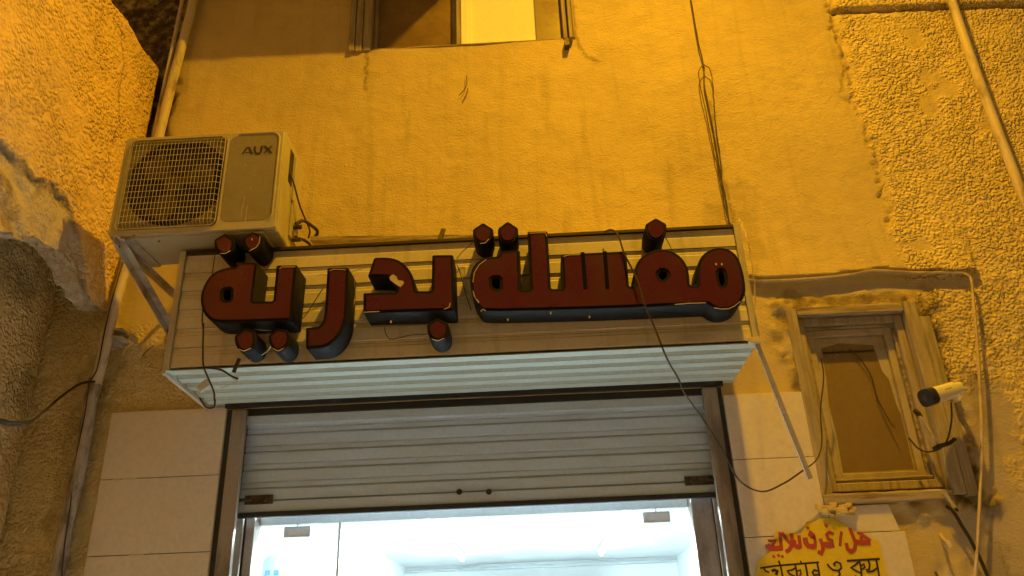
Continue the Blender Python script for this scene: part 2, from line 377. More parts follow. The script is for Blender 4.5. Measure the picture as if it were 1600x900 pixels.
# long groove high on the right
gz = np.interp(X[:, 0], [P(1300,18).x, P(1600,8).x], [P(1300,18).z, P(1600,8).z])[:, None]
gr = sst(P(1300,18).x-.01, P(1300,18).x+.02, X)
H += gr*(-.035*np.exp(-((Z-gz+fbm(X, Z, 30, 2, 8)*.01)/.014)**2)+.02*sst(.0, .03, Z-gz)*np.exp(-np.clip(Z-gz, 0, 9)/.3))
grime_shade = np.maximum(grime_shade, gr*.5*np.exp(-((Z-gz)/.012)**2))
H -= cr*.05
H -= sst(1.3, 1.0, ed*60)*.012*(Z > 3.6)     # broken lip along the render edge
H -= np.clip(cement-blob(1380,450,.62,.035,6,.5), 0, 1)*.008
dx = np.maximum(np.maximum(WX0-.05-X, X-WX1-.12), 0); dz = np.maximum(np.maximum(WZ0-.06-Z, Z-WZ1-.04), 0); wd = np.hypot(dx, dz)
ring = 1-sst(.0, .11, wd+fbm(X, Z, 12, 4, 61)*.10)
H += ring*(fbm(X, Z, 17, 4, 62)*.030+.006)*(X > 1.2); 
grime_shade = np.maximum(grime_shade, ring*sst(.0, .45, fbm(X, Z, 9, 4, 63)+.05)*.75*(X > 1.2))
grime_shade = np.maximum(grime_shade, .8*(1-sst(.0, .022, wd+fbm(X, Z, 20, 3, 64)*.02))*(X > WX1))
for (px, py, w_) in ((300,110,.05),(420,120,.06),(575,150,.05),(640,150,.06),(760,140,.08),(850,120,.06),(905,150,.05),(1040,250,.07),(1170,250,.06),(700,330,.09),(880,340,.08)):
    c = P(px, py); grime_shade = np.maximum(grime_shade, .20*(1-sst(.0, w_, np.abs(X-c.x+fbm(X, Z, 5, 3, px)*.05)))*sst(c.z+.12, c.z-.05, Z)*(1-sst(.0, .75, c.z-Z))*sst(-.1, .3, fbm(X*3, Z*.5, 9, 4, px+1)))
H = np.where((X > 6) | (X < -4), 0, H)
ins = lambda a, b, c, d: ((xs[:-1, None] >= a-1e-4) & (xs[1:, None] <= b+1e-4) & (zs[None, :-1] >= c-1e-4) & (zs[None, 1:] <= d+1e-4))
drop = ins(DX0, DX1, -1, DZ) | ins(WX0, WX1, WZ0, WZ1) | ins(UX0, UX1, UZ0, UZ1)
V = np.stack([X, -H, Z], -1); masks = np.stack([rough, np.clip(grime_shade, 0, 1), np.clip(cement, 0, 1)], -1)
gridmesh('wall', V, len(xs), len(zs), M_['facade'], masks, drop, B)
rv = mb()
def reveal(x0, x1, z0, z1, dep):
    e = .03
    rv.box(x0-e, x0, .012, dep, z0-e, z1+e); rv.box(x1, x1+e, .012, dep, z0-e, z1+e)
    rv.box(x0, x1, .012, dep, z1, z1+e); rv.box(x0, x1, .012, dep, z0-e, z0)
reveal(WX0, WX1, WZ0, WZ1, .25); rv.build('window_reveal', M_['facade'], B)
rv = mb(); reveal(UX0, UX1, UZ0, UZ1, .25); rv.build('window_reveal', M_['facade'], B)

# wall tiles, each a slab of its own
def tile(x0, x1, z0, z1, d=.016, poly=None, mat=None):
    if poly: return mb().prism(poly, 'y', -d, .02).build('tile', mat or M_['tile'], B)
    return mb().box(x0, x1, -d, .02, z0, z1).build('tile', mat or M_['tile'], B, bevel=.0018, seg=1)
J = .004
for z0, z1 in ((2.41, 2.757), (2.045, 2.41), (1.68, 2.045), (1.31, 1.68), (.94, 1.31), (.57, .94)):
    tile(-2.175, DX0-.003, z0+J/2, z1-J/2, .016+random.uniform(-.001,.001))
for z0, z1 in ((2.37, 2.700), (2.005, 2.37), (1.64, 2.005), (1.27, 1.64), (.9, 1.27)):
    tile(DX1+.003, 1.375, z0+J/2, z1-J/2, .014+random.uniform(-.001,.001))
tile(0, 0, 0, 0, .015, [(1.379, 2.007), (1.693, 2.007), (1.665, 2.128), (1.43, 2.128), (1.379, 2.075)])
tile(1.379, 1.715, 1.64, 2.003, .015); tile(1.379, 1.715, 1.27, 1.636, .014)
for x0, x1, z0, z1 in ((-2.17, DX0-.006, .6, 2.75), (DX1+.006, 1.37, .95, 2.69), (1.37, 1.66, 1.3, 2.12)):
    mb().box(x0, x1, -.006, .012, z0, z1).build('grout', M_['grout'], B)

# roller shutter (guides carry the curtain)
ZB, YS = 2.232, .075
shut = None
for s_, x in ((-1, -1.51), (1, .905)):
    sh = mb(); sh.box(x-.036, x+.036, -.012, .020, 0, DZ-.005); sh.box(x-.036 if s_ < 0 else x+.030, x-.030 if s_ < 0 else x+.036, .020, .13, 0, DZ-.005)
    sh.box(x-.036, x+.036, .105, .125, 0, DZ-.005)
    if shut is None:
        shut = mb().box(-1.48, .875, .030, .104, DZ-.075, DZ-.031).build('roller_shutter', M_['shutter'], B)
        shut['label'] = 'roller shutter pulled half up between two side guides'
    sh.build('guide_rail', M_['rail'], shut, bevel=.002, seg=1)
for x0, x1 in ((DX0+.001, -1.548), (.943, DX1-.001)):
    mb().box(x0, x1, -.004, .14, 0, DZ-.003).build('seal_strip', M_['darkrail'], shut)
def slat_profile(z0, pitch, y, dep, dirn=1):
    """closed outline (y,z): broad flat face, then a stepped recess"""
    a = pitch
    pts = [(y+dep*.7, z0), (y, z0+.006), (y, z0+a*.60), (y+dep*.35, z0+a*.63), (y+dep*.8, z0+a*.65), (y+dep*.8, z0+a*.70), (y+dep*.3, z0+a*.74), (y+dep*.3, z0+a*.97), (y+dep*.7, z0+a*.995)]
    return pts
def slat(name, x0, x1, pts, mat, parent, th=.004, horiz=False):
    m = mb(); n = len(pts); vs = []
    for x in (x0, x1):
        for (y, z) in pts: vs.append((x, y, z) if not horiz else (x, z, y))
        for (y, z) in pts: vs.append((x, y+th, z) if not horiz else (x, z, y+th))
    fs = []
    for i in range(n-1):
        fs.append((i, i+1, 2*n+i+1, 2*n+i)); fs.append((n+i, 3*n+i, 3*n+i+1, n+i+1))
        fs.append((i, n+i, n+i+1, i+1)); fs.append((2*n+i, 2*n+i+1, 3*n+i+1, 3*n+i))
    fs += [(0, 2*n, 3*n, n), (n-1, 2*n-1, 4*n-1, 3*n-1)]
    m.add(vs, fs); return m.build(name, mat, parent)
pitch = .0925; zc = ZB+.055
for i in range(6):
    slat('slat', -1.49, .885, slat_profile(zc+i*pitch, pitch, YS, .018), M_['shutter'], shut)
mb().box(-1.49, .885, YS+.018, YS+.024, ZB+.02, DZ-.02).build('leak_backing', M_['darkrail'], shut)  # added sheet that blocks light leaking between the slats
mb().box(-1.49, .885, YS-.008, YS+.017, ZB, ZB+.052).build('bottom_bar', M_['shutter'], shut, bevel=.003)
mb().box(-1.49, .885, YS-.018, YS+.012, ZB-.026, ZB-.001).build('bottom_seal', M_['darkrail'], shut, bevel=.003)
for px in (718, 764):
    c = P(px, 768, -YS+.02); mb().tube([(c.x, YS-.006, c.z+.004), (c.x, YS-.035, c.z-.004)], [.012, .015], 10).build('rubber_stop', M_['blk'], shut, smooth=True)
for px, s_ in ((405, 1), (1092, -1)):
    c = P(px, 781 if s_ > 0 else 751, -YS+.01); m = mb()
    m.box(c.x-.07, c.x+.07, YS-.020, YS-.009, c.z-.022, c.z+.022); m.tube([(c.x-.035*s_, YS-.03, c.z), (c.x+.10*-s_, YS-.03, c.z)], .008, 8)
    m.tube([(c.x+.035*s_, YS-.045, c.z), (c.x+.035*s_, YS-.01, c.z)], .015, 10)
    for k in (-.05, .05): m.tube([(c.x+k, YS-.026, c.z+.012), (c.x+k, YS-.015, c.z+.012)], .005, 6)
    m.build('latch', M_['brass'], shut, bevel=0)
mb().box(DX0-.01, DX1+.01, -.018, .006, DZ+.004, DZ+.036).build('dark_gap_strip', M_['darkrail'], B)  # dark strip added to colour in the shaded gap under the sign
# lintel box over the curtain and the frame inside the opening
mb().box(DX0, DX1, .02, .30, DZ-.03, DZ+.05).build('lintel', M_['darkrail'], B)
for a, b, c in ((-1.47, -1.425, 'l'), (.765, .868, 'r')):
    mb().box(a, b, .135, .28, 0, ZB+.35).build('door_jamb', M_['jamb'], B, bevel=.003)
    mb().box(a-.02 if c == 'l' else b, a if c == 'l' else b+.02, .135, .20, 0, ZB+.3).build('jamb_seal', M_['darkrail'], B)

for a, b in ((-1.574, -1.4915), (.8895, .964)):  # hidden boxes added to block light leaking past the guides
    mb().box(a, b, .141, .288, 0, 2.6).build('side_cover', M_['jamb'], B)
# shop room behind
rz, ry, rx = 2.60, 7.7, 1.9
m = mb()
m.box(-rx-.1, -rx, .31, ry, 0, rz).box(rx, rx+.1, .31, ry, 0, rz).box(-rx-.1, rx+.1, ry, ry+.1, 0, rz).box(-rx-.1, rx+.1, .31, ry+.1, rz, rz+.1)
m.box(-rx-.1, -1.50, .29, .31, 0, rz+.1).box(.885, rx+.1, .29, .31, 0, rz+.1).box(-1.5, .885, .29, .31, 2.55, rz+.1)
m.box(-rx, rx, .31, ry, 0, .02)
m.build('shop_room', M_['room'], B)
tr = mb().box(-1.42, .76, .20, .25, 2.185, 2.262).build('door_transom', M_['alumw'], B, bevel=.003)
c = P(530, 850, -.22); mb().box(c.x-.006, c.x+.006, .21, .235, 0, 2.234).build('glass_door_edge', M_['alumw'], B)
m = mb().box(-rx+.0, rx, ry-.06, ry-.001, 2.52, 2.56).box(-.9, .9, ry-.3, ry-.01, 2.30, 2.33); m.build('cornice', M_['alum'], B)

def tube_lamp(x, y, label):
    t = empty('ceiling_light', (x, y, rz), label, 'light', 'lit tubes on the shop ceiling')
    mb().box(x-.04, x+.04, y-.62, y+.62, rz-.035, rz-.002).build('casing', M_['white'], t, bevel=.004)
    mb().tube([(x, y-.6, rz-.062), (x, y+.6, rz-.062)], .022, 10).build('tube', M_['tube'], t, smooth=True)
for y, w_ in ((1.3, 'nearest the door'), (3.4, 'midway along the room'), (5.6, 'at the far end of the room')):
    for x, s_ in ((-.95, 'left'), (.75, 'right')): tube_lamp(x, y, 'lit white ceiling tube on the %s, %s' % (s_, w_))
for x, s_ in ((-.75, 'left'), (.15, 'right')):      # unseen fill lamps added inside the door, above its head, to light the pavement
    t = empty('fill_light', (x, .5, 2.55), 'unseen white fill panel added just inside the shop door, %s one' % s_, 'light', 'added fill lamps inside the door')
    mb().box(x-.32, x+.32, .42, .58, 2.535, 2.598).build('casing', M_['white'], t, bevel=.004)
    mb().box(x-.30, x+.30, .44, .56, 2.528, 2.534).build('diffuser', M_['fill_panel'], t)
# plates hanging from the transom
def plate(px, py, lab, w=.135, h=.055):
    c = P(px, py, -.19)-Vector((0,0,.022)); t = empty('hanging_plate', (c.x, .19, c.z+h/2), lab, 'plate')
    mb().box(c.x-w/2, c.x+w/2, .183, .197, c.z-h/2, c.z+h/2).build('panel', M_['alumw'], t, bevel=.003)
    mb().box(c.x-w/2+.025, c.x+w/2-.01, .179, .1828, c.z-h/2+.012, c.z+h/2-.012).build('face', M_['room'], t)
    mb().tube([(c.x, .19, c.z+h/2), (c.x, .19, 2.186)], .004, 6).build('hook', M_['alum'], t)
plate(465, 824, 'small grey plate hanging from the door transom at the left of the lit opening')
plate(1025, 801, 'small pale plate hanging from the door transom at the right of the lit opening')
c = P(431, 905, -1.4)
t = empty('water_heater', (c.x, 1.4, 1.9), 'white upright water heater tank with two blue squares inside the lit shop', 'water heater')
ring = [(c.x+.085*math.cos(a), 1.4+.085*math.sin(a)) for a in np.linspace(0, 2*math.pi, 25)[:-1]]
m = mb(); pr = [(.0, 1.55), (.085, 1.56), (.09, 2.12), (.082, 2.15), (.05, 2.165), (0, 2.17)]
n_ = 24
vs = [(c.x+r*math.cos(2*math.pi*k/n_), 1.4+r*math.sin(2*math.pi*k/n_), z) for r, z in pr for k in range(n_)]
fs = [(i*n_+k, i*n_+(k+1) % n_, (i+1)*n_+(k+1) % n_, (i+1)*n_+k) for i in range(len(pr)-1) for k in range(n_)]
m.add(vs, fs).build('tank', wear_mat('pale cyan enamel', (.22,.40,.44), (.2,.3,.35), .3), t, smooth=True)
blue = wear_mat('blue sticker', (.05,.12,.30), (.05,.1,.2), .4)
for k in (-.028, .028): mb().box(c.x+k-.017, c.x+k+.017, 1.309, 1.3165, 2.035, 2.068).build('sticker', blue, t)
c = P(846, 826, -3.0)
tag(mb().tube([(c.x, 3.0, rz), (c.x, 3.0, rz-.05)], [.05, .035], 12).build('ceiling_detector', M_['alum']), 'tiny round detector on the white shop ceiling', 'detector')
c1 = P(1050, 842, -1.2)
t = empty('wall_fan', (1.0, 1.6, 2.2), 'pale wall fan half seen at the right side of the lit shop', 'fan')
fc = P(1051, 858, -1.6)
m = mb()
for k in range(16):
    a = 2*math.pi*k/16; m.tube([(fc.x, 1.6, fc.z), (fc.x+.05*math.cos(a), 1.6+.05, fc.z+.13*math.sin(a))], .0025, 4)
m.build('cage', M_['alum'], t); mb().tube([(fc.x+.02, 1.62, fc.z), (fc.x+.1, 1.8, fc.z)], .03, 10).build('motor', M_['alum'], t)
t.location = (0,0,0)

# ------------------------------------------------------------------ upper window
def frame_ring(m, x0, x1, z0, z1, w, y0, y1):
    m.box(x0, x0+w, y0, y1, z0, z1); m.box(x1-w, x1, y0, y1, z0, z1)
    m.box(x0+w, x1-w, y0+.001, y1-.001, z0, z0+w); m.box(x0+w, x1-w, y0+.001, y1-.001, z1-w, z1); return m
def px_x(px, py, y): return P(px, py, -y).x
uw = mb()
uw.box(UX0-.016, UX0+.035, -.012, .12, UZ0-.01, UZ1)
win = uw.build('window', M_['wood'], B, bevel=.003, seg=1); win['label'] = 'upper wooden window with brown left pane and bright yellow right pane'
for q in ((UX0-.10, UX0-.065, -.030, .03, UZ0-.02), (UX0-.060, UX0-.02, -.022, .05, UZ0-.02), (UX1-.035, UX1-.004, -.012, .12, UZ0), (UX1, UX1+.022, -.045, .03, UZ0-.025), (UX1+.028, UX1+.040, -.012, .03, UZ0)):
    mb().box(*q, UZ1).build('jamb', M_['wood'], win, bevel=.003, seg=1)
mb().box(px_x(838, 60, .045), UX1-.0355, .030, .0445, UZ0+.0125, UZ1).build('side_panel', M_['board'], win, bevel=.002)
mb().box(UX0+.035, UX1-.035, .0, .16, UZ0-.0, UZ0+.012).build('sill', M_['woodh'], win, bevel=.003)
xm = P(718, 60).x; 
mb().box(xm-.022, xm+.008, .02, .10, UZ0+.013, UZ1).build('mullion', M_['wood'], win, bevel=.003)
mb().box(xm+.010, xm+.050, .012, .10, UZ0+.013, UZ1).build('mullion', M_['curtain'], win, bevel=.003)  # bright side of the mullion, done with the glowing film
mb().box(xm-.050, xm-.024, .06, .12, UZ0+.013, UZ1).build('sash', M_['wood'], win, bevel=.003)
mb().box(UX0+.036, UX0+.060, .06, .12, UZ0+.013, UZ1).build('sash', M_['wood'], win, bevel=.003)
mb().box(UX0+.0605, xm-.0505, .085, .091, UZ0+.013, UZ1).build('pane', M_['brownglass'], win)
mb().box(xm+.0505, px_x(838, 60, .045)-.001, .045, .052, UZ0+.013, UZ1).build('pane', M_['curtain'], win)
mb().box(xm+.0505, xm+.075, .030, .0445, UZ0+.013, UZ1).build('sash', M_['curtain'], win, bevel=.002)
mb().box(UX1-.10, UX1-.036, .0, .044, UZ0+.0125, UZ1).build('sash', M_['wood'], win, bevel=.002) if False else None
mb().box(UX0-.3, UX1+.3, .35, .40, UZ0-.3, UZ1+.2).build('room_backing', M_['brownglass'], B)
# unseen canopy above the window, added to throw the upper left shade
cn = empty('added_shade_canopy', (-1.1, 0, 5.8), 'unseen sheet metal canopy added above the upper window to cast shade', 'canopy')
mb().box(-2.1, -.30, -.60, 0, 5.76, 5.79).build('sheet', M_['galv'], cn, bevel=.003)
for x in (-1.95, -.45): mb().beam((x, -.55, 5.805), (x, -.0, 6.25), .03, .012).build('stay', M_['galv'], cn)

# ------------------------------------------------------------------ small window on the right
sw = mb(); y0 = -.020
sw.box(WX0-.045, WX0+.012, -.016, .03, WZ0-.02, WZ1+.03)                      # left casing
w2 = sw.build('window', M_['wood'], B, bevel=.004, seg=1); w2['label'] = 'small weathered wooden window with a brown filmed pane, right of the shop'
mb().box(WX0+.013, WX1-.01, -.020, .03, WZ1-.012, WZ1+.034).build('head_casing', M_['woodh'], w2, bevel=.004, seg=1)
mb().box(WX1-.008, WX1+.055, -.030, .03, WZ0-.03, WZ1+.036).build('side_casing', M_['wood'], w2, bevel=.004, seg=1)
mb().box(WX1+.058, WX1+.115, -.022, .03, WZ0-.04, WZ1-.05).build('casing_board', M_['wood'], w2, bevel=.004, seg=1)
f = mb(); frame_ring(f, WX0+.013, WX1-.010, WZ0+.012, WZ1-.014, .040, .024, .09); f.build('frame', M_['wood'], w2, bevel=.004, seg=1)
f = mb(); frame_ring(f, WX0+.054, WX1-.051, WZ0+.053, WZ1-.055, .013, .048, .10); f.build('stop', M_['woodh'], w2, bevel=.003, seg=1)
a0, a1, c0, c1_ = WX0+.068, WX1-.066, WZ0+.067, WZ1-.070
f = mb(); frame_ring(f, a0, a1, c0, c1_, .036, .066, .105); f.build('sash', M_['mask'], w2, bevel=.003, seg=1)
mb().box(a0+.039, a1-.039, .088, .093, c0+.039, c1_-.039).build('pane', M_['board'], w2)
# brushed-on border round the film, with its wobbly inner edge
def wob(n, a, b, amp, seed): 
    r = random.Random(seed); return [(a[0]+(b[0]-a[0])*k/n+ (r.uniform(-amp, amp) if a[0] == b[0] else 0), a[1]+(b[1]-a[1])*k/n+(r.uniform(-amp, amp) if a[1] == b[1] else 0)) for k in range(n)]
xo0, xo1, zo0, zo1 = a0+.0395, a1-.0395, c0+.0395, c1_-.0395
inner = [(xo0+.030, zo1-.055), (xo0+.13, zo1-.030), (xo1-.060, zo1-.050), (xo1-.045, zo1-.20), (xo1-.022, zo1-.24), (xo1-.014, zo1-.38), (xo1-.004, zo1-.42), (xo1-.003, zo0+.006), (xo0+.010, zo0+.004), (xo0+.018, zo0+.20), (xo0+.010, zo0+.35), (xo0+.026, zo0+.50)]
mesh2d('border', [[(xo0, zo0), (xo1, zo0), (xo1, zo1), (xo0, zo1)], inner], .0865, .002, M_['mask'], w2)
mb().box(xo0+.035, xo1-.062, .0800, .0852, zo1-.085, zo1-.078).build('film_edge', M_['cabled'], w2)
for s_, x in ((0, 0),):
    mb().tube([(WX0+.058, .042, WZ0+.062), (WX1-.055, .040, WZ0+.066)], .010, 8).build('glazing_bar', M_['woodh'], w2, smooth=True)
mb().box(WX0-.04, WX1-.012, -.035, .05, WZ0-.055, WZ0-.008).build('sill', M_['woodh'], w2, bevel=.006)
rubble = mb()
for k in range(26):
    x = WX0-.06+.16*random.random()**1.5; z = WZ0-.055-.05*random.random(); s = random.uniform(.008, .022)
    rubble.box(x-s, x+s, -.03-random.random()*.015, .005, z-s*.6, z+s*.6)
rubble.build('broken_mortar', M_['facade'], B, bevel=.004)['kind'] = 'stuff'

# ------------------------------------------------------------------ neighbouring building on the left
NB = empty('neighbour_building', (-2.26, -.5, 0), 'rough stuccoed neighbouring wall with a broken arch edge, left of the shop', 'building')
x0 = -2.26; TOP = 4.975
ap = [PX(*p, x0) for p in ((0,362),(60,372),(98,392),(122,430),(152,478))]
ay = [-3.6, -2.9, -2.2, -1.5]+[p.y for p in ap]+[-.02]; az = [2.2, 2.3, 2.5, 2.85]+[p.z for p in ap]+[ap[-1].z+.01]
ys_ = axis(-3.6, -.02, .010, -1.7, -.02, .08, [])
nz = 190
Y = np.repeat(ys_[:, None], nz, 1); T = np.linspace(0, 1, nz)[None, :]
AZ = np.interp(ys_, ay, az)[:, None] + fbm(ys_[:, None]*1.0, ys_[:, None]*0+3.3, 16, 3, 31)*.035
ZZ = AZ+(TOP+fbm(Y, Y*0, 6, 3, 35)*.02-AZ)*T
br = [(PX(*p, x0).y, PX(*p, x0).z) for p in ((-300,150),(0,228),(40,258),(75,282),(104,306),(118,340),(132,400),(142,470),(150,520))]
bd, bs = segdist(Y+fbm(Y, ZZ, 12, 3, 33)*.05, ZZ, br)
brk = np.interp(Y[:, 0], [p[0] for p in br], [p[1] for p in br])[:, None]
under = sst(.012, -.012, ZZ-brk+fbm(Y, ZZ, 14, 4, 34)*.05)
Hn = fbm(Y, ZZ, 1.2, 3, 5)*.03+fbm(Y, ZZ, 5, 3, 6)*.012+np.clip(fbm(Y, ZZ, 34, 2, 7)+.1, 0, 1)*.011*(1-under)
Hn += under*(-.014+fbm(Y, ZZ*1.6+Y*1.2, 7, 4, 8)*.026+fbm(Y*.6, ZZ*1.8+Y*1.6, 30, 4, 9)*.013)
gm = np.zeros_like(Y)
for pl, w in (([(178,30),(190,50),(193,95),(186,150),(185,190),(172,230),(160,290)], .0035),):
    d, _ = segdist(Y+fbm(Y, ZZ, 18, 3, 1)*.02, ZZ, [(PX(*p, x0).y, PX(*p, x0).z) for p in pl]); k = 1-sst(w*.5, w*2, d); gm = np.maximum(gm, k*.7); Hn -= k*.004
band = 1-sst(.010, .034, np.abs(ZZ-brk+fbm(Y, ZZ, 14, 4, 34)*.05+.02)); gm = np.maximum(gm, band*.6*(Y < -.55))
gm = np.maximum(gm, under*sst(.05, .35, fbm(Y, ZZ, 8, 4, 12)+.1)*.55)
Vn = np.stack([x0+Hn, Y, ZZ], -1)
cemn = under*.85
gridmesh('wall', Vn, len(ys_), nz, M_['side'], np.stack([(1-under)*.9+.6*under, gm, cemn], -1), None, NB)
# underside of the arch edge
ns = 22; xb = -2.41; k = np.linspace(0, 1, ns)[None, :]
Ys = np.repeat(ys_[:, None], ns, 1); edgex = (x0+Hn[:, :1]); XX = edgex+(xb-edgex)*k
Zs = AZ+fbm(Ys, XX, 14, 4, 41)*.06*np.sin(k*math.pi)+fbm(Ys, XX, 45, 3, 42)*.014+k*.03
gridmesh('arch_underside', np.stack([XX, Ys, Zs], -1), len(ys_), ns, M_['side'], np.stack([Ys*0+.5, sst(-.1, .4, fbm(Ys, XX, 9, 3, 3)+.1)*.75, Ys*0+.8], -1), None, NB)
# lower wall, set back
xb = -2.62
zl = axis(0, 3.64, .012, 1.7, 3.6, .1, []); yl = axis(-3.6, -.012, .012, -1.6, -.012, .1, [])
YL, ZL = np.meshgrid(yl, zl, indexing='ij')
HL = fbm(YL, ZL, 1.2, 3, 51)*.03+fbm(YL, ZL, 7, 4, 52)*.02+np.clip(fbm(YL, ZL, 34, 2, 53)+.1, 0, 1)*.012
gL = np.clip(sst(.1, .5, fbm(YL, ZL, 4, 4, 54)+.15)*.4, 0, 1)
c = PX(95, 745, xb)
gL = np.maximum(gL, 1-sst(.4, 1, np.hypot((YL-c.y)/.03, (ZL-c.z)/.02)))
gridmesh('lower_wall', np.stack([xb+HL*.8, YL, ZL], -1), len(yl), len(zl), M_['side'], np.stack([YL*0+.9, gL, YL*0+.1], -1), None, NB)
mb().box(-6, x0-.03, -3.6, -.03, 3.65, TOP-.03).box(-6, xb-.06, -3.6, -.03, 0, 3.64).build('core', M_['side'], NB)
tp = mb(); tp.box(-6, x0-.0, -3.6, -.02, TOP-.03, TOP-.02); tp.build('roof_slab', M_['side'], NB)

# ------------------------------------------------------------------ drain pipes
def pipe(name, pts, r, mat, label, n=14, cat='pipe', clamps=()):
    t = empty(name, Vector(pts[0]), label, cat)
    mb().tube(pts, r, n).build('pipe_run', mat, t, smooth=True)
    for (c, w) in clamps:
        mb().tube([c-Vector((0,0,w/2)), c+Vector((0,0,w/2))], r*1.16, n).build('collar', mat, t, smooth=True)
        mb().box(c.x-r*1.5, c.x+r*1.5, c.y+r*.2, .0, c.z-.010, c.z+.010).build('clamp', M_['galv'], t)
    return t
def PP(l): return [P(*p) for p in l]
p1 = PP([(312,-60,.06),(298,20,.06),(270,125,.06),(250,205,.06),(210,380,.07),(196,420,.08),(178,480,.09),(160,560,.09),(150,600,.08)])
pipe('drain_pipe', p1, .029, M_['pipe'], 'pale painted drain pipe running down the wall behind the outdoor unit', clamps=[(P(166,532,.09), .03)])
p2 = PP([(150,592,.075),(143,620,.07),(132,690,.06),(118,760,.06),(104,820,.06),(88,905,.06),(75,980,.06)])
pipe('drain_pipe', p2, .034, M_['pipedirty'], 'grimy lower drain pipe at the bottom left beside the beige tiles')
pipe('conduit', PP([(292,-40,.05),(283,10,.05),(262,110,.05),(243,200,.05),(205,385,.05)]), .013, M_['pipe'], 'thin painted conduit just left of the pale drain pipe', 10)
pipe('conduit', PP([(1466,-60,.075),(1490,10,.075),(1512,75,.075),(1535,140,.075),(1562,212,.075),(1590,285,.075),(1640,400,.075)]), .026, M_['pipe'], 'straight cream pipe crossing the pebbled wall at the top right', clamps=[])
m = mb()
for py, w in ((521, .10), (533, .09)): c = P(190, py, .03); m.box(c.x-.04, c.x+.035, -.10, .0, c.z-.004, c.z+.004)
c = P(205, 525, .1); m.box(c.x-.012, c.x-.006, -.10, -.0, c.z-.02, c.z+.02)
tag(m.build('pipe_bracket', M_['galv']), 'rusty square bracket on the wall right of the drain pipe', 'bracket')

# ------------------------------------------------------------------ sign box
BX0, BX1, BZ0, BZ1, BY = -1.672, 1.030, 2.782, 3.384, -.55
SB = empty('shop_sign', (0, BY, BZ0), 'long box sign with raised dark red Arabic letters over the roller shutter', 'sign')
np_ = 6; pt = (BZ1-BZ0-.028)/np_
def sign_slat(x0, x1, z0, a, y, dep):
    return [(y, z0+.002), (y, z0+a*.60), (y+dep*.5, z0+a*.64), (y+dep*.5, z0+a*.77), (y+dep, z0+a*.81), (y+dep, z0+a*.94), (y+.002, z0+a*.985)]
for i in range(np_):
    slat('slat', BX0+.028, BX1-.028, sign_slat(0, 0, BZ0+.012+i*pt, pt, BY+.006, .007), M_['slat'], SB)
# underside slats run from the front to the wall
nb = 5; pb = (0-.012-BY)/nb
for i in range(nb):
    y = BY+.010+i*pb; a = pb-.001
    pts = [(BZ0+.0, y), (BZ0+.0, y+a*.52), (BZ0+.018, y+a*.62), (BZ0+.018, y+a*.90), (BZ0+.002, y+a*.99)]
    m = mb(); n = len(pts); vs = []
    for x in (BX0+.016, BX1-.004):
        vs += [(x, yy, zz-.02*(yy-BY)/.5) for zz, yy in pts]+[(x, yy, zz+.004-.02*(yy-BY)/.5) for zz, yy in pts]
    fs = []
    for q in range(n-1):
        fs += [(q, q+1, 2*n+q+1, 2*n+q), (n+q, 3*n+q, 3*n+q+1, n+q+1), (q, n+q, n+q+1, q+1), (2*n+q, 2*n+q+1, 3*n+q+1, 3*n+q)]
    fs += [(0, 2*n, 3*n, n), (n-1, 2*n-1, 4*n-1, 3*n-1)]
    m.add(vs, fs).build('underside_slat', M_['slatlow'], SB)
mb().box(BX0-.002, BX0+.026, BY-.006, BY+.022, BZ0-.004, BZ1+.004).build('corner_trim', M_['trim'], SB, bevel=.002)
mb().box(BX1-.026, BX1+.004, BY-.006, BY+.022, BZ0-.004, BZ1+.006).build('corner_trim', M_['trim'], SB, bevel=.002)
mb().box(BX0+.028, BX1-.028, BY-.004, BY+.03, BZ1-.014, BZ1+.002).build('top_trim', M_['cabled'], SB, bevel=.001, seg=1)
m = mb().box(BX0, BX0+.008, BY+.024, -.004, BZ0-.012, BZ1-.004); m.build('end_panel', M_['slat'], SB)
mb().box(BX1-.008, BX1, BY+.024, -.004, BZ0+.004, BZ1-.004).build('end_panel', M_['slat'], SB)
mb().box(x0-.18, x0-.15, -3.6, -.02, 3.2, 3.66).build('arch_back', M_['side'], NB) if False else None
mb().beam((BX0+.004, BY-.004, BZ0-.010), (BX0+.006, .02, BZ0-.036), .018, .012).build('lower_trim', M_['trim'], SB)
mb().box(BX0+.01, BX1-.01, BY+.03, -.004, BZ1-.012, BZ1-.006).build('top_panel', M_['slat'], SB)
mb().box(BX1-.05, BX1+.006, BY-.012, BY+.02, BZ0-.003, BZ0+.022).build('corner_cap', M_['chip'], SB, bevel=.002)

# raised letters
YF = -.70; LD = .148
z2 = lambda l: [(280+x/3.75, 340+y/3.75) for x, y in l]
z3 = lambda l: [(550+x/3.75, 340+y/3.75) for x, y in l]
z4 = lambda l: [(720+x/4.5, 330+y/4.5) for x, y in l]
z5 = lambda l: [(960+x/3.914, 330+y/3.914) for x, y in l]
def face_pts(l): return [(P(x, y, -YF).x, P(x, y, -YF).z) for x, y in l]
def subdivide_round(poly, keep=.35):
    """round only the shallow corners, keep the sharp ones"""
    out = []; n = len(poly)
    for i in range(n):
        a, b, c = Vector(poly[i-1]), Vector(poly[i]), Vector(poly[(i+1) % n])
        u = (a-b); v = (c-b); ang = u.angle(v) if u.length > 1e-6 and v.length > 1e-6 else math.pi
        if ang < R(142): 
            e = .0055; out += [tuple(b+u.normalized()*min(e, u.length*.3)), tuple(b+v.normalized()*min(e, v.length*.3))]
        else:
            out += [tuple(b+u*.25), tuple(b+v*.25)]
    return out
def shrink(pts, k):
    cx_ = sum(p[0] for p in pts)/len(pts); cz_ = sum(p[1] for p in pts)/len(pts)
    return [(cx_+(p[0]-cx_)*k, cz_+(p[1]-cz_)*k) for p in pts]
